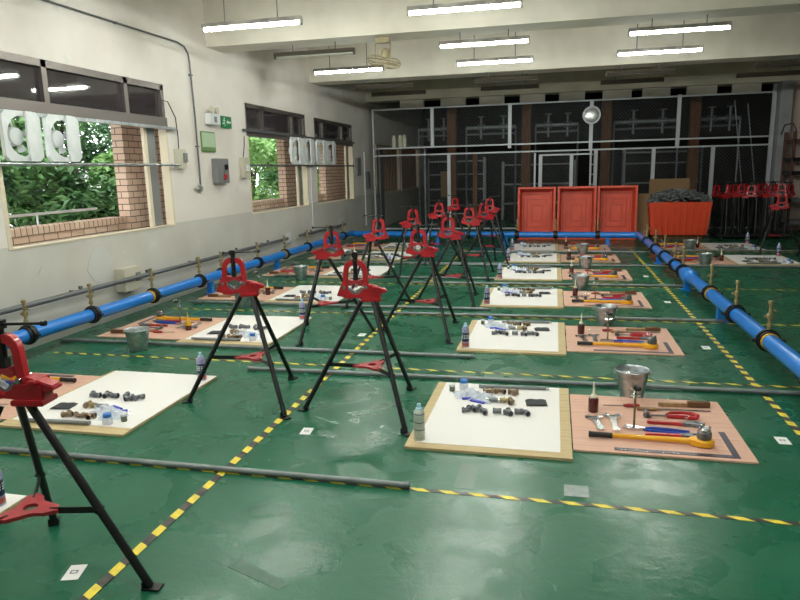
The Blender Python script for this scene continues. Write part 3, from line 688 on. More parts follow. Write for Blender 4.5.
# ------------------------------------------------------------------ tools and station items
def mk(name, parts):
    def f():
        t = empty(name)
        for pn, fn, m_, sm in parts:
            b = MB(); fn(b); ob(pn, b, M[m_], t, smooth=sm)
        return t
    return f
def single(name, fn, m_, sm=True, bev=0):
    def f():
        b = MB(); fn(b); return ob(name, b, M[m_], smooth=sm, bevel=bev)
    return f
def f_thr_handle(b): b.tube([(.13,0,.022),(.3,0,.022),(.55,0,.022),(.585,0,.022)], [.014,.015,.017,.02], 12)
def f_thr_head(b): b.lathe([(.025,.004),(.05,.004),(.056,.01),(.056,.036),(.05,.042),(.025,.042)], (.635,0,0), 24); b.prism([(.56,-.022),(.6,-.045),(.6,.045),(.56,.022)], .006, .038)
def f_thr_grip(b): b.cyl((0,0,.022),(.135,0,.022),.017,n=12); b.lathe([(.017,0),(.02,.004),(.017,.008)],(0,0,0),12,Matrix.Translation((0.002,0,.022))@Matrix.Rotation(PI/2,4,'Y'))
def f_thr_die(b):
    b.lathe([(.02,.042),(.036,.042),(.04,.05),(.04,.082),(.036,.086),(.018,.086)], (.635,0,0), 20)
def f_thr_ring(b):
    b.lathe([(.018,.086),(.034,.086),(.034,.1),(.03,.104),(.018,.104)], (.635,0,0), 20)
    for k in range(4): a = k*PI/2+.4; b.box((.635+.03*math.cos(a), .03*math.sin(a), .107), (.012,.012,.01), a)
make_threader = mk('ratchet_threader', [('handle', f_thr_handle, 'yellow', True), ('ratchet_head', f_thr_head, 'yellow', True), ('grip', f_thr_grip, 'blackrub', True), ('die_head', f_thr_die, 'iron', True), ('die_ring', f_thr_ring, 'steel', True)])
def f_aw_body(L):
    def f(b):
        b.prism([(-.011,0),(.011,0),(.014,L*.1),(.009,L*.3),(.012,L*.72),(.03,L*.82),(.034,L*.94),(.02,L),(.008,L*.9),(-.014,L*.9),(-.026,L*.8),(-.014,L*.7),(-.01,L*.3),(-.014,L*.1)], .002, .014)
    return f
def f_aw_jaw(L):
    def f(b): b.prism([(-.028,L*.84),(-.012,L*.89),(-.02,L*1.0),(-.034,L*.93)], .002, .014); b.cyl((-.018,L*.8,.009),(.006,L*.82,.009),.008,n=8)
    return f
make_wrench = mk('adjustable_wrench', [('handle', f_aw_body(.26), 'chrome', False), ('movable_jaw', f_aw_jaw(.26), 'steel', False)])
make_wrench2 = mk('adjustable_wrench', [('handle', f_aw_body(.21), 'steel', False), ('movable_jaw', f_aw_jaw(.21), 'iron', False)])
make_oil = mk('oil_bottle', [('bottle', lambda b: b.lathe([(.03,0),(.033,.004),(.033,.088),(.028,.096),(.014,.1)], n=18), 'brownbottle', True), ('nozzle', lambda b: b.lathe([(.019,.1),(.018,.115),(.008,.122),(.004,.2),(.0025,.205)], n=12), 'nozzle', True)])
make_oily = mk('oil_bottle', [('bottle', lambda b: b.lathe([(.03,0),(.033,.004),(.033,.05),(.031,.052)], n=18), 'brownbottle', True), ('nozzle', lambda b: b.lathe([(.033,.052),(.033,.07),(.022,.1),(.008,.122),(.004,.19),(.0025,.195)], n=16), 'yellowbottle', True)])
def f_cutter_frame(b):
    b.tube([(.0,.0,.014),(.03,.035,.014),(.09,.045,.014),(.16,.04,.014),(.185,.01,.014),(.165,-.025,.014),(.12,-.03,.014)], [.012,.014,.014,.015,.016,.015,.012], 8)
    b.box((.06,-.012,.014),(.12,.024,.022))
def f_cutter_handle(b): b.cyl((-.1,-.012,.014),(.005,-.012,.014),.006,n=8); b.cyl((-.105,-.045,.014),(-.105,.025,.014),.007,n=8)
make_cutter = mk('pipe_cutter', [('frame', f_cutter_frame, 'red', True), ('screw_handle', f_cutter_handle, 'iron', True), ('cutting_wheel', lambda b: b.cyl((.12,-.012,.008),(.12,-.012,.02),.02,n=16), 'steel', True)])
def f_pw_handle(b): b.prism([(0,-.012),(.16,-.01),(.2,-.016),(.2,.016),(.16,.01),(0,.012),(-.006,0)], .003, .021)
def f_pw_head(b): b.prism([(.2,-.016),(.25,-.02),(.28,-.03),(.31,-.025),(.315,-.008),(.27,.0),(.26,.016),(.2,.016)], .003, .023)
def f_pw_jaw(b): b.prism([(.22,.02),(.24,.034),(.31,.034),(.335,.02),(.33,.004),(.3,.006),(.29,.02)], .004, .022); b.cyl((.225,.018,.013),(.25,.018,.013),.012,n=10)
make_pwrench = mk('pipe_wrench', [('handle', f_pw_handle, 'red', False), ('head', f_pw_head, 'iron', False), ('hook_jaw', f_pw_jaw, 'iron', False)])
def f_pl_h(b): b.tube([(.1,-.004,.01),(.16,-.02,.012),(.27,-.022,.012),(.37,-.012,.012)],[.008,.01,.011,.01],8)
def f_pl_h2(b): b.tube([(.1,.006,.01),(.16,.022,.012),(.27,.028,.012),(.37,.022,.012)],[.008,.01,.011,.01],8)
def f_pl_j(b): b.prism([(0,.012),(.02,.024),(.07,.022),(.12,.008),(.12,-.01),(.07,-.024),(.015,-.03),(-.01,-.02),(.05,-.004)], .003, .019)
make_pliers = mk('pump_pliers', [('jaw', f_pl_j, 'steel', False), ('handle', f_pl_h, 'bluehandle', True), ('handle', f_pl_h2, 'bluehandle', True)])
make_hammer = mk('small_hammer', [('handle', lambda b: b.cyl((0,0,.014),(.12,0,.014),.012,.009,n=10), 'woodhandle', True), ('head', lambda b: (b.cyl((.045,-.11,.016),(.055,.0,.016),.011,n=10), b.lathe([(0,-.02),(.016,-.014),(.02,0),(.016,.014),(0,.02)],(.043,-.125,.02),12)), 'iron', True)])
def f_br(b): 
    b.box((.25,0,.022),(.14,.03,.036))
make_brush = mk('wire_brush', [('handle', lambda b: b.box((.1,0,.014),(.2,.026,.022)), 'woodhandle', False), ('bristle_head', f_br, 'brownpost', False)])
make_rod = mk('round_file', [('blade', lambda b: b.cyl((.1,0,.008),(.42,0,.006),.006,.0035,n=8), 'iron', True), ('handle', lambda b: b.tube([(0,0,.011),(.03,0,.011),(.08,0,.011),(.105,0,.01)],[.008,.011,.009,.006],8), 'woodhandle', True)])
make_sdr = mk('screwdriver', [('blade', lambda b: b.cyl((0,0,.011),(.13,0,.011),.004,n=8), 'steel', True), ('handle', lambda b: b.tube([(.13,0,.013),(.16,0,.013),(.22,0,.013),(.235,0,.013)],[.008,.013,.013,.009],10), 'redworn', True)])
def f_square(b):
    b.bb(0, .66, 0, .035, .0, .003); b.bb(.625, .66, .035, .37, .0, .003)
def f_ticks(b):
    for k in range(32): b.bb(.02+k*.02, .0215+k*.02, .0, .012 if k % 5 else .02, .003, .0034)
make_square = mk('steel_square', [('blade', f_square, 'darksteel', False), ('graduations', f_ticks, 'steel', False)])
def f_stand_rod(b): b.cyl((0,0,.01),(0,0,.19),.007,n=8); b.lathe([(.035,0),(.035,.006),(.02,.012),(.008,.016)],n=14)
def f_stand_valve(b): b.lathe([(.01,.19),(.015,.195),(.015,.22),(.01,.225),(.01,.25)],n=12); b.cyl((-.03,0,.207),(.03,0,.207),.009,n=8); b.tube([(0,0,.25),(-.01,-.02,.275),(-.03,-.05,.27)],[.008,.009,.007],8)
def f_stand_knob(b): b.lathe([(0,-.012),(.02,-.01),(.024,0),(.02,.01),(0,.012)],(.008,-.025,.26),14)
make_stand = mk('valve_stand', [('rod', f_stand_rod, 'brownfit', True), ('valve', f_stand_valve, 'chrome', True), ('knob', f_stand_knob, 'blackrub', True)])
def f_bucket(b): b.lathe([(.0,.004),(.078,.004),(.08,0),(.082,.006),(.118,.215),(.124,.215),(.126,.222),(.122,.227),(.116,.222),(.112,.212),(.077,.012),(0,.012)], n=32)
def f_bhandle(b): b.tube([(.125*math.cos(a), .02*math.sin(a)-.1*math.sin(a), .2+.025*math.sin(a)) for a in [PI*k/12 for k in range(13)]], .003, 6)
make_bucket = mk('steel_bucket', [('body', f_bucket, 'galv', True), ('bail_handle', f_bhandle, 'steel', True), ('handle_ear', lambda b: b.box((.124,0,.2),(.012,.03,.035)), 'galv', False), ('handle_ear', lambda b: b.box((-.124,0,.2),(.012,.03,.035)), 'galv', False)])
def spray(bodym, mark):
    parts = [('can', lambda b: b.lathe([(.03,0),(.033,.004),(.033,.15),(.031,.156),(.02,.17)], n=20), bodym, True), ('nozzle_cap', lambda b: b.lathe([(.02,.17),(.02,.176),(.013,.18),(.012,.198),(.009,.2)], n=14), 'capblue', True), ('base_rim', lambda b: b.lathe([(.0335,.001),(.0345,.003),(.0335,.008)], n=20), 'steel', True)]
    if mark:
        parts += [('label_panel', lambda b: b.lathe([(.0332,.05),(.0336,.05),(.0336,.12),(.0332,.12)], n=20), 'labelnavy', True), ('label_stripe', lambda b: b.lathe([(.0332,.015),(.0336,.015),(.0336,.04),(.0332,.04)], n=20), 'labelred', True), ('lettering', lambda b: [b.box((.0336*math.cos(a), .0336*math.sin(a), .09-.012*i), (.001,.012,.007), a) for i in (-1,0,1) for a in [k*.62 for k in range(10)]], 'signwhite', False)]
    else:
        parts += [('label_stripe', (lambda z: lambda b: b.lathe([(.0332,z),(.0336,z),(.0336,z+.004),(.0332,z+.004)], n=20))(z), 'labelnavy', True) for z in (.06,.1,.145)]
    return mk('spray_can', parts)
make_sprayA = spray('spraygrey', False); make_sprayB = spray('sprayviolet', True)
make_jar = mk('grease_jar', [('jar', lambda b: b.lathe([(.018,0),(.02,.003),(.02,.035),(.017,.038)], n=16), 'jar', True), ('lid', lambda b: b.lathe([(.0215,.038),(.0215,.05),(.019,.052)], n=16), 'whitemetal', True)])
make_bluejar = mk('cleaner_bottle', [('bottle', lambda b: b.lathe([(.024,0),(.026,.003),(.026,.032),(.02,.04)], n=16), 'bag', True), ('cap', lambda b: b.lathe([(.022,.04),(.022,.058),(.019,.06)], n=16), 'bluecap', True)])
def f_bag(b):
    rnd = random.Random(5); n = 9; vs = []; fs = []
    for i in range(n):
        for j in range(n):
            u, v = i/(n-1)-.5, j/(n-1)-.5; e = max(abs(u), abs(v))*2
            vs.append((u*.13+rnd.uniform(-.005,.005), v*.1+rnd.uniform(-.005,.005), .002+(1-e)*rnd.uniform(.012,.05)))
    for i in range(n-1):
        for j in range(n-1): fs.append((i*n+j, (i+1)*n+j, (i+1)*n+j+1, i*n+j+1))
    b.add(vs, fs); b.bb(-.062,.062,-.047,.047,.0005,.0015)
make_bag = mk('plastic_bag', [('bag', f_bag, 'bag', False), ('blue_seal', lambda b: b.box((0,-.055,.004),(.075,.018,.006)), 'bagblue', False)])
# fittings
def f_elbow(b):
    b.tube([(-.03,0,.017),(-.008,0,.017),(.006,.004,.017),(.012,.018,.017),(.012,.04,.017)], .0125, 12)
    b.cyl((-.034,0,.017),(-.02,0,.017),.017,n=12); b.cyl((.012,.028,.017),(.012,.044,.017),.017,n=12)
def f_tee(b): b.cyl((-.034,0,.017),(.034,0,.017),.0135,n=12); b.cyl((-.034,0,.017),(-.022,0,.017),.017,n=12); b.cyl((.022,0,.017),(.034,0,.017),.017,n=12); b.cyl((0,0,.017),(0,.036,.017),.0135,n=12); b.cyl((0,.024,.017),(0,.036,.017),.017,n=12)
def f_coup(b): b.cyl((-.026,0,.017),(.026,0,.017),.015,n=12); b.cyl((-.026,0,.017),(-.016,0,.017),.017,n=12); b.cyl((.016,0,.017),(.026,0,.017),.017,n=12)
def f_union(b): b.cyl((-.02,0,.018),(.02,0,.018),.013,n=12); b.cyl((-.008,0,.018),(.008,0,.018),.018,n=8); b.cyl((-.026,0,.018),(-.016,0,.018),.016,n=8)
def f_nip(b): b.cyl((-.045,0,.016),(.045,0,.016),.0145,n=12); 
def bore(bx=(-.0345,)):
    return lambda b: [b.cyl((x,0,.017),(x-.0008,0,.017),.0115,n=12) for x in bx]
make_elbow = mk('elbow_fitting', [('body', f_elbow, 'iron', True), ('bore', bore(), 'blackrub', True)])
make_tee = mk('tee_fitting', [('body', f_tee, 'iron', True), ('bore', bore((-.0345,)), 'blackrub', True)])
make_coup = mk('coupling_fitting', [('body', f_coup, 'iron', True), ('bore', bore((-.0265,)), 'blackrub', True)])
make_belbow = mk('elbow_fitting', [('body', f_elbow, 'brownfit', True), ('bore', bore(), 'blackrub', True)])
make_btee = mk('tee_fitting', [('body', f_tee, 'brownfit', True), ('bore', bore((-.0345,)), 'blackrub', True)])
make_union = mk('union_fitting', [('body', f_union, 'brass', True), ('bore', lambda b: b.cyl((-.0265,0,.018),(-.0272,0,.018),.011,n=12), 'blackrub', True)])
make_nip = mk('pipe_nipple', [('body', f_nip, 'greypipe', True), ('thread', lambda b: b.cyl((-.046,0,.016),(-.03,0,.016),.0152,n=12), 'steel', True), ('thread', lambda b: b.cyl((.03,0,.016),(.046,0,.016),.0152,n=12), 'steel', True)])
make_tubepiece = mk('pipe_length', [('body', lambda b: b.cyl((-.25,0,.015),(.25,0,.015),.0135,n=12), 'greypipe', True), ('threaded_end', lambda b: b.cyl((.23,0,.015),(.255,0,.015),.0142,n=12), 'steel', True)])
def f_cloth(b):
    n = 8; vs = []; fs = []
    for k, z0 in enumerate((0., .004)):
        for i in range(n):
            for j in range(2):
                u = i/(n-1); vs.append((-.07+.14*u, -.055+.11*j, .003+z0+.008*math.sin(u*PI)+.003*math.sin(u*9)))
    m_ = 2*n
    for i in range(n-1):
        a = 2*i; fs += [(a,a+1,a+3,a+2), (m_+a,m_+a+2,m_+a+3,m_+a+1), (a,a+2,m_+a+2,m_+a), (a+1,m_+a+1,m_+a+3,a+3)]
    fs += [(0,m_,m_+1,1), (2*n-2,2*n-1,m_+2*n-1,m_+2*n-2)]
    b.add(vs, fs)
make_cloth = single('abrasive_cloth', f_cloth, 'cloth')
# boards
def f_wb(b): b.bb(-.955, 0, -.6, .6, 0.001, .017)
make_wboard = single('backing_board', f_wb, 'tanboard', False)
def f_pap(b): b.bb(-.895, -.065, -.53, .59, .0, .0022)
make_paper = single('white_sheet', f_pap, 'white', False)
make_paper_wide = single('white_sheet', lambda b: b.bb(-.952, -.03, -.596, .5, .0, .0022), 'white', False)
def f_pb(b): b.bb(.008, .975, -.46, .49, .001, .012)
make_pboard = single('tool_board', f_pb, 'pinkboard', False)

ZW = .0195; ZP = .0125
items_white = [  # kind, maker, x, y, rot, label phrase, category
 ('jar', make_jar, -.823, .40, 0, 'small white-lidded grease jar at back corner', 'jar', 3),
 ('bluejar', make_bluejar, -.745, .46, 0, 'blue-capped bottle at back', 'bottle', 6),
 ('bag', make_bag, -.70, .33, .3, 'crumpled clear plastic bag with blue seal, left one', 'plastic bag', 6),
 ('bag', make_bag, -.585, .27, -.4, 'crumpled clear plastic bag with blue seal, right one', 'plastic bag', 4),
 ('tubepiece', make_tubepiece, -.39, .515, .06, 'long grey pipe piece along the back edge', 'pipe', 6),
 ('btee', make_btee, -.56, .39, .2, 'bronze tee, leftmost bronze fitting', 'pipe fitting', 6),
 ('belbow', make_belbow, -.47, .41, 2.4, 'bronze elbow between two bronze tees', 'pipe fitting', 4),
 ('btee', make_btee, -.385, .40, -2.9, 'bronze tee, rightmost bronze fitting', 'pipe fitting', 6),
 ('nip', make_nip, -.51, .215, .05, 'grey pipe nipple in middle', 'pipe fitting', 6),
 ('union', make_union, -.435, .215, .1, 'brass union beside the grey nipple', 'pipe fitting', 6),
 ('belbow', make_belbow, -.375, .2, .9, 'small bronze elbow right of the brass union', 'pipe fitting', 3),
 ('elbow', make_elbow, -.66, -.005, .2, 'first black fitting from the left in front row', 'pipe fitting', 6),
 ('tee', make_tee, -.6, .03, 1.2, 'second black fitting from the left in front row', 'pipe fitting', 3),
 ('elbow', make_elbow, -.535, -.01, 1.4, 'third black fitting from the left in front row', 'pipe fitting', 6),
 ('coup', make_coup, -.465, .008, 0, 'fourth black fitting from the left in front row', 'pipe fitting', 6),
 ('tee', make_tee, -.385, .0, 1.9, 'fifth black fitting from the left in front row', 'pipe fitting', 6),
 ('coup', make_coup, -.325, .02, .1, 'sixth black fitting from the left in front row', 'pipe fitting', 3),
 ('elbow', make_elbow, -.27, .015, 1.7, 'last black fitting from the left in front row', 'pipe fitting', 6),
 ('cloth', make_cloth, -.22, .235, .12, 'black abrasive cloth sheet', 'cloth', 6),
]
items_pink = [
 ('threader', make_threader, .1, -.27, -.01, 'yellow ratchet threader with black grip', 'pipe threader', 6),
 ('square', make_square, .235, -.43, .0, 'dark steel L-shaped square', 'square', 6),
 ('wrench2', make_wrench2, .18, -.16, .15, 'shorter adjustable wrench', 'wrench', 4),
 ('wrench', make_wrench, .268, -.17, .02, 'larger chrome adjustable wrench', 'wrench', 6),
 ('pliers', make_pliers, .32, -.09, -.14, 'blue-handled pump pliers', 'pliers', 6),
 ('pwrench', make_pwrench, .47, .015, -.02, 'red pipe wrench, upper one', 'pipe wrench', 6),
 ('pwrench', make_pwrench, .43, -.19, .02, 'red pipe wrench, lower one beside threader', 'pipe wrench', 3),
 ('cutter', make_cutter, .6, .14, .02, 'red pipe cutter with curved frame', 'pipe cutter', 6),
 ('hammer', make_hammer, .43, .24, .0, 'small wooden-handled hammer', 'hammer', 4),
 ('rod', make_rod, .47, .255, .06, 'thin round file', 'file', 3),
 ('brush', make_brush, .58, .345, .05, 'wooden wire brush at back edge', 'brush', 4),
 ('sdr', make_sdr, .22, .27, .1, 'red-handled screwdriver', 'screwdriver', 4),
]
def ST(cx, cy, flip, x, y, z, r):
    return ((cx-x, cy-y, z), r+PI) if flip else ((cx+x, cy+y, z), r)
def station(cx, cy, flip, where, rank, bucket, stand, can, only=None):
    """rank 0.. from the front: small things that the distance hides are dropped further back"""
    def P(kind, mk_, x, y, z, r, lab, cat, grp):
        l, rr = ST(cx, cy, flip, x, y, z, r)
        return place(kind, mk_, l, rr, lab, cat, grp)
    P('wboard', make_wboard, 0, 0, 0, 0, 'tan plywood board under the white sheet, %s' % where, 'board', 'plywood backing boards')
    P('paper_wide' if flip else 'paper', make_paper_wide if flip else make_paper, 0, 0, .0172, 0, 'white paper sheet on plywood, %s' % where, 'sheet', 'white sheets on boards')
    P('spray'+can, make_sprayA if can == 'A' else make_sprayB, -.885, -.49, .0172 if True else 0, .3, '%s spray can standing on board corner, %s' % ('grey' if can == 'A' else 'violet', where), 'spray can', 'spray cans on the boards').scale = (1, 1, 1.14)
    if only == 'white': return
    P('pboard', make_pboard, 0, 0, 0, 0, 'bare pinkish plywood tool board, %s' % where, 'board', 'plywood tool boards')
    rnd = random.Random(int(cx*10+cy*100))
    for kind, mk_, x, y, r, lab, cat, upto in items_white:
        if rank > upto: continue
        j = .0 if rank == 0 else .008
        o = P(kind, mk_, x+rnd.uniform(-j,j), y+rnd.uniform(-j,j), ZW, r, '%s, %s' % (lab, where), cat, 'fittings and sundries on the white sheets')
        if cat == 'pipe fitting': o.scale = (1.05, 1.05, 1.15)
        if cat == 'plastic bag': o.scale = (1.45, 1.45, 1.5)
        if cat == 'bottle': o.scale = (1.25, 1.25, 1.2)
    for kind, mk_, x, y, r, lab, cat, upto in items_pink:
        if rank > upto: continue
        o = P(kind, mk_, x, y, ZP, r, '%s, %s' % (lab, where), cat, 'tools on the plywood boards')
        if kind[:6] == 'wrench': o.scale = (1.65, 1.1, 1.2)
    if stand: P('stand', make_stand, .378, -.072 if not flip else -.1, ZP, 0 if not flip else 2.5, 'upright rod with chrome valve and black knob, %s' % where, 'valve stand', 'valve stands')
    P('oily' if flip and rank < 2 else 'oil', make_oily if flip and rank < 2 else make_oil, .15, .167 if not flip else .12, ZP, 0, 'oil bottle with thin nozzle, %s' % where, 'oil bottle', 'oil bottles')
    if bucket:
        place('bucket', make_bucket, (bucket[0], bucket[1], 0), random.uniform(-.5,.5), 'galvanised steel bucket, %s' % where, 'bucket', 'galvanised buckets').scale = (.95, .95, .88)
mid = [('nearest middle station', 4.07, (.56,4.62), 'A'), ('second middle station', 6.17, (.53,6.78), 'B'), ('third middle station', 8.12, (.36,8.76), 'B'), ('fourth middle station', 10.0, (.5,10.6), 'B'), ('fifth middle station', 11.83, (.53,12.42), 'B'), ('farthest middle station', 13.4, (.35,14.0-.05), 'B')]
xm = .13
for i, (nm, cy, bk, cn) in enumerate(mid):
    if i == 5: bk = None
    station(xm if i < 5 else .1, cy, False, nm, i, bk, i < 4, cn)
lef = [('second left station', 3.93, (-4.05,3.2), 'B'), ('third left station', 6.02, (-3.77,5.27-.0), 'B'), ('fourth left station', 8.05, (-3.7,7.2), 'B'), ('fifth left station', 10.0, (-3.78,9.3), 'B'), ('sixth left station', 12.0, (-3.7,11.3), 'B'), ('farthest left station', 13.55, None, 'B')]
lef[1] = ('third left station', 6.07, (-3.80,5.22), 'B')
station(-3.54, 1.94, True, 'nearest left station', 0, None, False, 'B', 'white')
for i, (nm, cy, bk, cn) in enumerate(lef):
    station(-3.56, cy, True, nm, i+(1 if i > 1 else 0), None if i == 0 else bk, i in (0, 1, 2), cn)
station(2.86, 11.72, True, 'nearer right-column station', 3, (2.36,11.1), False, 'B')
station(2.86, 13.6, True, 'farther right-column station', 5, (2.5,13.12), False, 'B')

# ------------------------------------------------------------------ light fixtures
def fixture(x, y, on, lab, j_=0, z=3.25):
    t = thing('tube_light', lab, 'ceiling light', (x, y, z), 0, 'hanging fluorescent tube lights')
    h = MB(); h.prism([(-.05,-.0),(-.03,.05),(.03,.05),(.05,-.0),(.03,.012),(-.03,.012)], -.6, .6, 'YZ')
    ob('housing', h, M['fixture'] if on else M['fixtured'], t, smooth=False)
    ob('tube', MB().cyl((-.58,0,-.016),(.58,0,-.016),.019,n=12), M['tubeon'] if on else (M['tubedark'] if j_ >= 6 else M['tubeoff']), t)
    for s in (-1, 1): ob('lamp_holder', MB().box((s*.592,0,-.01),(.025,.05,.055)), M['fixture'] if on else M['fixtured'], t, smooth=False)
    inb = any(a-.03 < y < b+.03 for a, b in [(.7,1.25),(4.75,5.3),(8.95,9.45),(13.05,13.55)])
    zt = (3.4 if inb else ZC) - z
    for s in (-.32, .32): ob('hanger_rod', MB().cyl((s,0,.05),(s,0,zt),.007,n=8), M['wallpipe'], t)
cols = [-3.36, -.96, 1.47, 4.0, 6.5]
cn_ = ['first column from the window wall', 'second column from the window wall', 'third column from the window wall', 'fourth column from the window wall', 'fifth column, far right']
rws = [(1.4, 'row over the camera'), (3.2, 'row just ahead of the camera'), (5.6, 'row before the first visible one'), (7.2, 'first visible row'), (9.2, 'second visible row'), (10.8, 'third visible row'), (13.12, 'fourth visible row'), (14.4, 'fifth visible row')]
ONS = {(0,3),(1,3),(2,3),(1,4),(2,4),(0,5),(1,5),(2,5),(0,0),(0,1),(1,1),(2,1),(1,2),(0,2),(1,0),(2,0)}
for j, (yy, rn) in enumerate(rws):
    for i, xx in enumerate(cols):
        if i == 4: continue
        if i == 3 and j < 3: continue
        on = (i, j) in ONS
        if i == 2 and j == 3: continue
        if i == 3 and j in (3, 4, 5): continue
        fixture(xx, yy, on, '%s fluorescent tube light, %s, %s' % ('lit' if on else 'unlit', rn, cn_[i].split(',')[0]), j)
# orbit fans under the beam
def make_orbit():
    t = empty('orbit_fan')
    ob('mount_box', MB().bb(-.1, .1, -.06, .06, -.07, 0), M['ochre'], t, bevel=.005)
    m_ = MB(); m_.bb(-.11,-.095,-.02,.02,-.25,-.05); m_.bb(.095,.11,-.02,.02,-.25,-.05); m_.bb(-.11,.11,-.02,.02,-.06,-.05); ob('yoke', m_, M['ochre'], t, smooth=False)
    T = Matrix.Translation((.02,0,-.25)) @ Matrix.Rotation(R(14),4,'Y') @ Matrix.Rotation(R(12),4,'X')
    ob('motor', MB().lathe([(0,.12),(.05,.11),(.065,.06),(.06,0),(.03,-.02),(0,-.02)], (0,0,0), 18, T), M['ochre'], t)
    cg = MB()
    for rr, zz in ((.235,-.06),(.225,-.02),(.225,-.1),(.15,-.13),(.08,-.14)):
        n = 28; cg.tube([tuple(T @ Vector((rr*math.cos(2*PI*k/n), rr*math.sin(2*PI*k/n), zz))) for k in range(n)], .008 if rr == .235 else .003, 6, True)
    for k in range(20):
        a = 2*PI*k/20; cg.tube([tuple(T @ Vector((r_*math.cos(a), r_*math.sin(a), zz))) for r_, zz in ((.05,-.005),(.18,0.),(.232,-.05),(.2,-.115),(.08,-.14))], .002, 4)
    ob('cage', cg, M['ochre'], t)
    for k in range(3):
        a = k*2*PI/3; b = MB(); b.prism([(.03,-.02),(.12,-.06),(.19,-.05),(.2,.02),(.12,.04),(.03,.02)], -.002, .002, 'XY', T @ Matrix.Translation((0,0,-.07)) @ Matrix.Rotation(a,4,'Z') @ Matrix.Rotation(.35,4,'X')); ob('blade', b, M['ochre'], t, smooth=False)
    return t
place('orbit', make_orbit, (-2.35, 9.2, 3.4), 0, 'aged cream orbit fan under the beam, between the tube lights', 'fan', 'orbit fans under the beam')
place('orbit', make_orbit, (3.18, 9.2, 3.4), 0, 'aged orbit fan at the top right edge of the view', 'fan', 'orbit fans under the beam')

# ------------------------------------------------------------------ wire cage partition
cg = thing('wire_mesh_partition', 'wire mesh partition with pale metal frames closing off the storeroom', 'partition', (0, YB, 0))
PX = [(-4.72, 0, 3.2), (-3.13, 2.17, 3.17), (-2.7, 0, 1.99), (-1.137, 2.1, 3.2), (.846, 1.98, 3.2), (2.852, 2.0, 3.22), (4.9, 0, 3.35), (-.5, 0, 1.96), (-.36, 0, 1.9), (.4, 0, 1.9), (.98, 0, 1.98), (2.33, 0, 1.99), (3.66, 0, 2.0), (.86,0,1.98)]
for x, z0, z1 in PX:
    wd = .045 if x in (-4.72, -.5, .86) else .085
    ob('post', MB().bb(x-wd/2, x+wd/2, -.03, .03, z0, z1), M['framegrey'], cg, smooth=False)
for (x0, x1, z) in ((-4.72, 4.9, 3.18), (-4.72, 4.9, 2.19), (-4.72, 4.9, 2.0), (-.4, .86, 1.9), (-4.72, 4.9, .06)):
    ob('rail', MB().bb(x0, x1, -.022, .022, z-.018, z+.018), M['framegrey'], cg, smooth=False)
def chain(x0, x1, z0, z1, step=.085):
    m_ = MB(); h = z1-z0
    for sg in (1, -1):
        s = x0-h
        while s < x1+h:
            if sg == 1: a, b = (s, z0), (s+h, z1)
            else: a, b = (s+h, z0), (s, z1)
            (ax, az), (bx, bz) = a, b
            if ax > bx: ax, az, bx, bz = bx, bz, ax, az
            if bx > x0 and ax < x1:
                if ax < x0: az += (bz-az)*(x0-ax)/(bx-ax); ax = x0
                if bx > x1: bz = az+(bz-az)*(x1-ax)/(bx-ax); bx = x1
                if bx-ax > .01: m_.cyl((ax,0,az),(bx,0,bz),.0017,n=3,cap=False)
            s += step
    return m_
tp = [-4.7,-3.13,-1.137,.846,2.852,4.88]
for a, b in zip(tp[:-1], tp[1:]): ob('wire_panel', chain(a, b, 2.21, 3.16), M['meshwire'], cg, smooth=False)
for a, b in ((-4.7,-2.74),(-2.66,-.52),(-.32,.36),(1.02,2.29),(2.37,3.62),(3.7,4.88)): ob('wire_panel', chain(a, b, .08, 1.98), M['meshwire'], cg, smooth=False)
ld = thing('ladder', 'pale metal ladder upright against the mesh behind the orange tubs', 'ladder', (.92, YB-.15, 0))
for s in (-.07, .07): ob('rail', MB().bb(s-.015, s+.015, -.02, .02, 0, 2.0), M['framegrey'], ld, smooth=False)
for k in range(8): ob('rung', MB().cyl((-.055,0,.2+k*.24),(.055,0,.2+k*.24),.011,n=8), M['framegrey'], ld)
mr = thing('convex_mirror', 'round silvery safety mirror fixed high on the partition', 'mirror', (.84, YB-.16, 2.82))
ob('mirror_disc', MB().lathe([(0,.05),(.08,.045),(.15,.03),(.2,.0)], (0,0,0), 28, Matrix.Rotation(PI/2,4,'X')), M['mirror'], mr); ob('rim', MB().lathe([(.2,-.012),(.215,-.012),(.215,.012),(.2,.012)], (0,0,0), 28, Matrix.Rotation(PI/2,4,'X')), M['framegrey'], mr)
ob('arm', MB().cyl((0,.01,0),(0,.13,0),.015), M['framegrey'], mr)

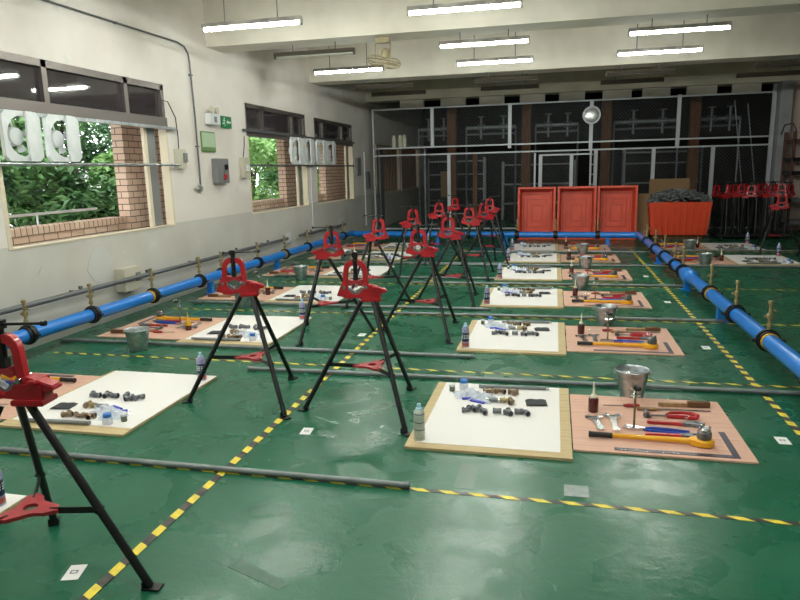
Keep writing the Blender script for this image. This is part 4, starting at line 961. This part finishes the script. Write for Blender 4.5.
# storeroom contents
for i, x in enumerate((-2.83, -.78, 1.3, 3.48)):
    tag(ob('timber_post', MB().bb(x-.12, x+.12, 18.5, 18.74, 0, 4.15), M['brownpost'], smooth=False), '%s brown post from the left inside the wire storeroom' % ['first','second','third','fourth'][i], 'post', 'brown posts inside the storeroom')
tag(ob('timber_post', MB().bb(-2.2, -2.08, 18.2, 18.32, 0, 2.0), M['brownpost'], smooth=False), 'thin brown post standing between the first two storeroom posts', 'post')
spv = [(-3.9,-2.9), (-2.5,-1.1), (-.55,.6), (1.55,3.2), (3.7,4.7)]
for i, (a, b) in enumerate(spv):
    t = thing('valve_assembly', '%s grey pipe with valves from the left, high in the storeroom' % ['first','second','third','fourth','last'][i], 'valve pipe', (a, 19.2, 2.75), 0, 'valve pipes high in the storeroom')
    ob('pipe', MB().cyl((0,0,0),(b-a,0,0),.05,n=12), M['greypipe'], t); ob('lower_pipe', MB().cyl((0,0,-.18),(b-a,0,-.18),.03,n=10), M['iron'], t)
    for k in range(2):
        xx = (b-a)*(.3+.45*k); m_ = MB(); m_.cyl((xx,0,-.32),(xx,0,.3),.035,n=10); m_.lathe([(.09,-.012),(.1,0),(.09,.012)],(xx,0,.3),14); m_.cyl((xx-.1,0,0),(xx-.06,0,0),.09,n=12); m_.cyl((xx+.06,0,0),(xx+.1,0,0),.09,n=12); ob('gate_valve', m_, M['iron'], t)
    m_ = MB(); m_.cyl((.0,0,-2.75),(.0,0,0),.025,n=8); m_.cyl((b-a,0,-2.75),(b-a,0,0),.025,n=8); ob('upright', m_, M['iron'], t)
def rack(x0, x1, y, zs, label, ym=.45):
    t = thing('storage_rack', label, 'rack', ((x0+x1)/2, y, 0)); w = (x1-x0)/2
    for sx in (-w, w):
        for sy in (0, ym): ob('upright', MB().bb(sx-.025, sx+.025, sy-.025, sy+.025, 0, max(zs)+.1), M['iron'], t, smooth=False)
    for z in zs: ob('shelf', MB().bb(-w, w, -.03, ym+.03, z-.025, z+.015), M['iron'], t, smooth=False)
    return t
rack(-3.9, -2.1, 20.2, (.5,1.0,1.45,1.85), 'grey shelf rack behind the left storeroom post')
rack(1.9, 3.9, 19.6, (.5,1.1,1.65,1.95), 'grey shelf rack at right inside the storeroom')
rack(-1.6, .6, 21.0, (.5,1.1,1.7), 'dim shelf rack at the middle back of the storeroom')
t = thing('plywood_sheet', 'pale square board leaning in the storeroom near left', 'board', (-3.1, 19.4, 0)); ob('sheet', MB().bb(-.2, .2, 0, .02, .8, 1.55), M['cardboard'], t, smooth=False); ob('stand', MB().bb(-.22, .22, -.02, .25, 0, .8), M['darkwall'], t, smooth=False)
for i, x in enumerate((-4.3, -4.12, -4.0)):
    tag(ob('white_bottle', MB().lathe([(.05,0),(.06,.01),(.06,.25),(.045,.3),(.05,.33)], (x, 17.75, 2.22), 12), M['nozzle']), '%s pale bottle from the left, high behind the mesh at top left' % ['first','second','third'][i], 'bottle', 'pale bottles high behind the mesh')
t = thing('high_shelf', 'dark shelf carrying pale bottles behind the mesh at left', 'shelf', (-4.1, 17.6, 0)); ob('board', MB().bb(-.6, .7, 0, .35, 2.18, 2.215), M['iron'], t, smooth=False); ob('support', MB().bb(-.6, -.56, 0, .35, 0, 2.18), M['iron'], t, smooth=False); ob('support', MB().bb(.66, .7, 0, .35, 0, 2.18), M['iron'], t, smooth=False)
for i, x in enumerate((4.25, 4.55)):
    tag(ob('diagonal_pole', MB().cyl((x, 18., 3.1-.1*i), (x+.45, 18., .0), .014, n=8), M['iron']), '%s leaning pale pole behind the mesh at right' % ['left','right'][i], 'pole')

# ------------------------------------------------------------------ tubs, bin, cardboard
def make_tub():
    t = empty('plastic_tub'); w, h, d = .415, 1.17, .3
    # open basin standing on end, open side toward the camera (-y)
    def rect(a, b0, b1, y): return [(-a, y, b0), (a, y, b0), (a, y, b1), (-a, y, b1)]
    m_ = MB(); loops = [rect(w, 0, h, 0), rect(w, 0, h, .03), rect(w-.03, .03, h-.03, .03), rect(w-.07, .09, h-.09, d), rect(w-.085, .105, h-.105, d-.012), rect(w-.045, .045, h-.045, 0)]
    vs = [v for l in loops for v in l]; fs = []
    n = len(loops)
    for i in range(n-1):
        if i == 3: continue
        for k in range(4): fs.append((4*i+k, 4*i+(k+1)%4, 4*i+4+(k+1)%4, 4*i+4+k))
    for k in range(4): fs.append((4*(n-1)+k, 4*(n-1)+(k+1)%4, (k+1)%4, k))
    fs.append((12,13,14,15)); fs.append((16,17,18,19))
    m_.add(vs, fs); ob('shell', m_, M['orange'], t, smooth=False)
    r_ = MB()
    for s, zz in ((.3,.15),(.22,.27),(.12,.4)):
        for (x0,x1,z0,z1) in ((-s,s,zz,zz+.012),(-s,s,h-zz-.012,h-zz),(-s,-s+.012,zz,h-zz),(s-.012,s,zz,h-zz)): r_.bb(x0,x1,d-.035,d-.01,z0,z1)
    r_.bb(-.2,-.19,d-.02,d-.012,.36,.8) if False else None
    ob('moulded_ribs', r_, M['orangerib'], t, smooth=False)
    return t
for i, x in enumerate((-.385, .485, 1.34)):
    o = place('tub', make_tub, (x, 14.95, .005), 0, ['leftmost', 'middle', 'rightmost'][i] + ' of three orange tubs standing on end at the back', 'tub', 'orange tubs standing on end'); o.rotation_euler.x = R(-3)
bn = thing('orange_bin', 'orange-red rectangular bin heaped with dark pipe pieces at back right', 'bin', (2.62, 15.0, 0))
m_ = MB(); a, b = .56, .63
vs = [(-a,0,.1),(a,0,.1),(a,.7,.1),(-a,.7,.1),(-b,-.04,.8),(b,-.04,.8),(b,.74,.8),(-b,.74,.8),(-b+.03,-.01,.8),(b-.03,-.01,.8),(b-.03,.71,.8),(-b+.03,.71,.8),(-a+.03,.03,.13),(a-.03,.03,.13),(a-.03,.67,.13),(-a+.03,.67,.13)]
fs = [(0,1,2,3)] + [(k,(k+1)%4,4+(k+1)%4,4+k) for k in range(4)] + [(4+k,4+(k+1)%4,8+(k+1)%4,8+k) for k in range(4)] + [(8+k,8+(k+1)%4,12+(k+1)%4,12+k) for k in range(4)] + [(12,13,14,15)]
m_.add(vs, fs); ob('body', m_, M['orangedeep'], bn, smooth=False)
m_ = MB()
for k in range(9): x = -.48+k*.12; m_.prism([(x-.01,.1),(x+.01,.1),(x*1.12+.01,.78),(x*1.12-.01,.78)], -.05, -.02, 'XZ')
ob('ribs', m_, M['orangedeep'], bn, smooth=False)
m_ = MB(); m_.bb(-.5,.5,.08,.62,.0,.1); ob('base_frame', m_, M['brownpost'], bn, smooth=False)
m_ = MB(); rnd = random.Random(3)
for k in range(560):
    x = rnd.uniform(-.62,.6); yy = rnd.uniform(.0,.68); top = .8+.28*max(0, 1-(x/.75)**2)*max(0,1-((yy-.35)/.5)**2); z = rnd.uniform(max(.74, top-.14), top)
    a = rnd.uniform(0,PI); l = rnd.uniform(.07,.2); e = rnd.uniform(-.5,.5)
    d_ = Vector((math.cos(a)*math.cos(e), math.sin(a)*math.cos(e), math.sin(e)))*l/2; p = Vector((x,yy,z))
    m_.cyl(tuple(p-d_), tuple(p+d_), rnd.uniform(.008,.016), n=6)
hp = ob('pipe_scrap', m_, M['heap'], loc=(2.62,15.0,0)); tag(hp, 'heap of dark pipe offcuts overflowing the orange-red bin', 'pipe scrap', kind='stuff')
tag(ob('cardboard_sheet', MB().bb(2.1, 2.95, 15.9, 15.93, 0, 1.28), M['cardboard'], smooth=False), 'brown cardboard sheet standing behind the orange-red bin', 'cardboard')
tag(ob('cardboard_sheet', MB().bb(1.8, 2.05, 15.3, 15.34, 0, .98), M['cardboard'], smooth=False), 'narrow brown board between the tubs and the orange-red bin', 'cardboard')

# right side rack in front of the pinkish wall
t = thing('steel_rack', 'rust-red steel rack with shelves against the back right wall', 'rack', (5.9, 16.3, 0))
for sx in (-.78, 1.2):
    for sy in (0, .6): ob('upright', MB().bb(sx-.03, sx+.03, sy-.03, sy+.03, 0, 2.25), M['rustred'], t, smooth=False)
for z, mm in ((2.05,'rustred'),(1.65,'black'),(1.35,'black'),(.75,'greypipe'),(.25,'greypipe')): ob('shelf', MB().bb(-.8, 1.25, -.03, .63, z-.05, z+.03), M[mm], t, smooth=False)
tag(ob('wall_cable', MB().tube([(5.02,16.93,2.2),(5.08,16.92,2.42),(5.25,16.92,2.45),(5.33,16.92,2.3),(5.3,16.92,1.6),(5.3,16.92,.8)], .012, 6), M['cable']), 'black cable hanging in a loop on the grey column', 'cable')
tag(ob('wall_cable', MB().cyl((XL+.03,16.75,.2),(XL+.03,16.75,2.1),.02,n=8), M['whitemetal']), 'white vertical conduit beside the storeroom mesh at left', 'conduit')
tag(ob('wall_cable', MB().cyl((XL+.02,12.82,.42),(XL+.02,12.82,1.7),.014,n=8), M['whitemetal']), 'white vertical conduit between the two far windows', 'conduit')

# ------------------------------------------------------------------ light
w = bpy.data.worlds.new('overcast_sky'); bpy.context.scene.world = w; w.use_nodes = True
bg = w.node_tree.nodes['Background']; bg.inputs[0].default_value = (.93, .97, 1., 1); bg.inputs[1].default_value = 4.0
sc = bpy.context.scene
sc.view_settings.view_transform = 'Standard'; sc.view_settings.look = 'None'; sc.view_settings.gamma = 1; sc.view_settings.exposure = .32
sc.cycles.max_bounces = 7; sc.cycles.diffuse_bounces = 4; sc.cycles.glossy_bounces = 3; sc.cycles.transparent_max_bounces = 12
sc.cycles.use_denoising = True; sc.cycles.sample_clamp_indirect = 6
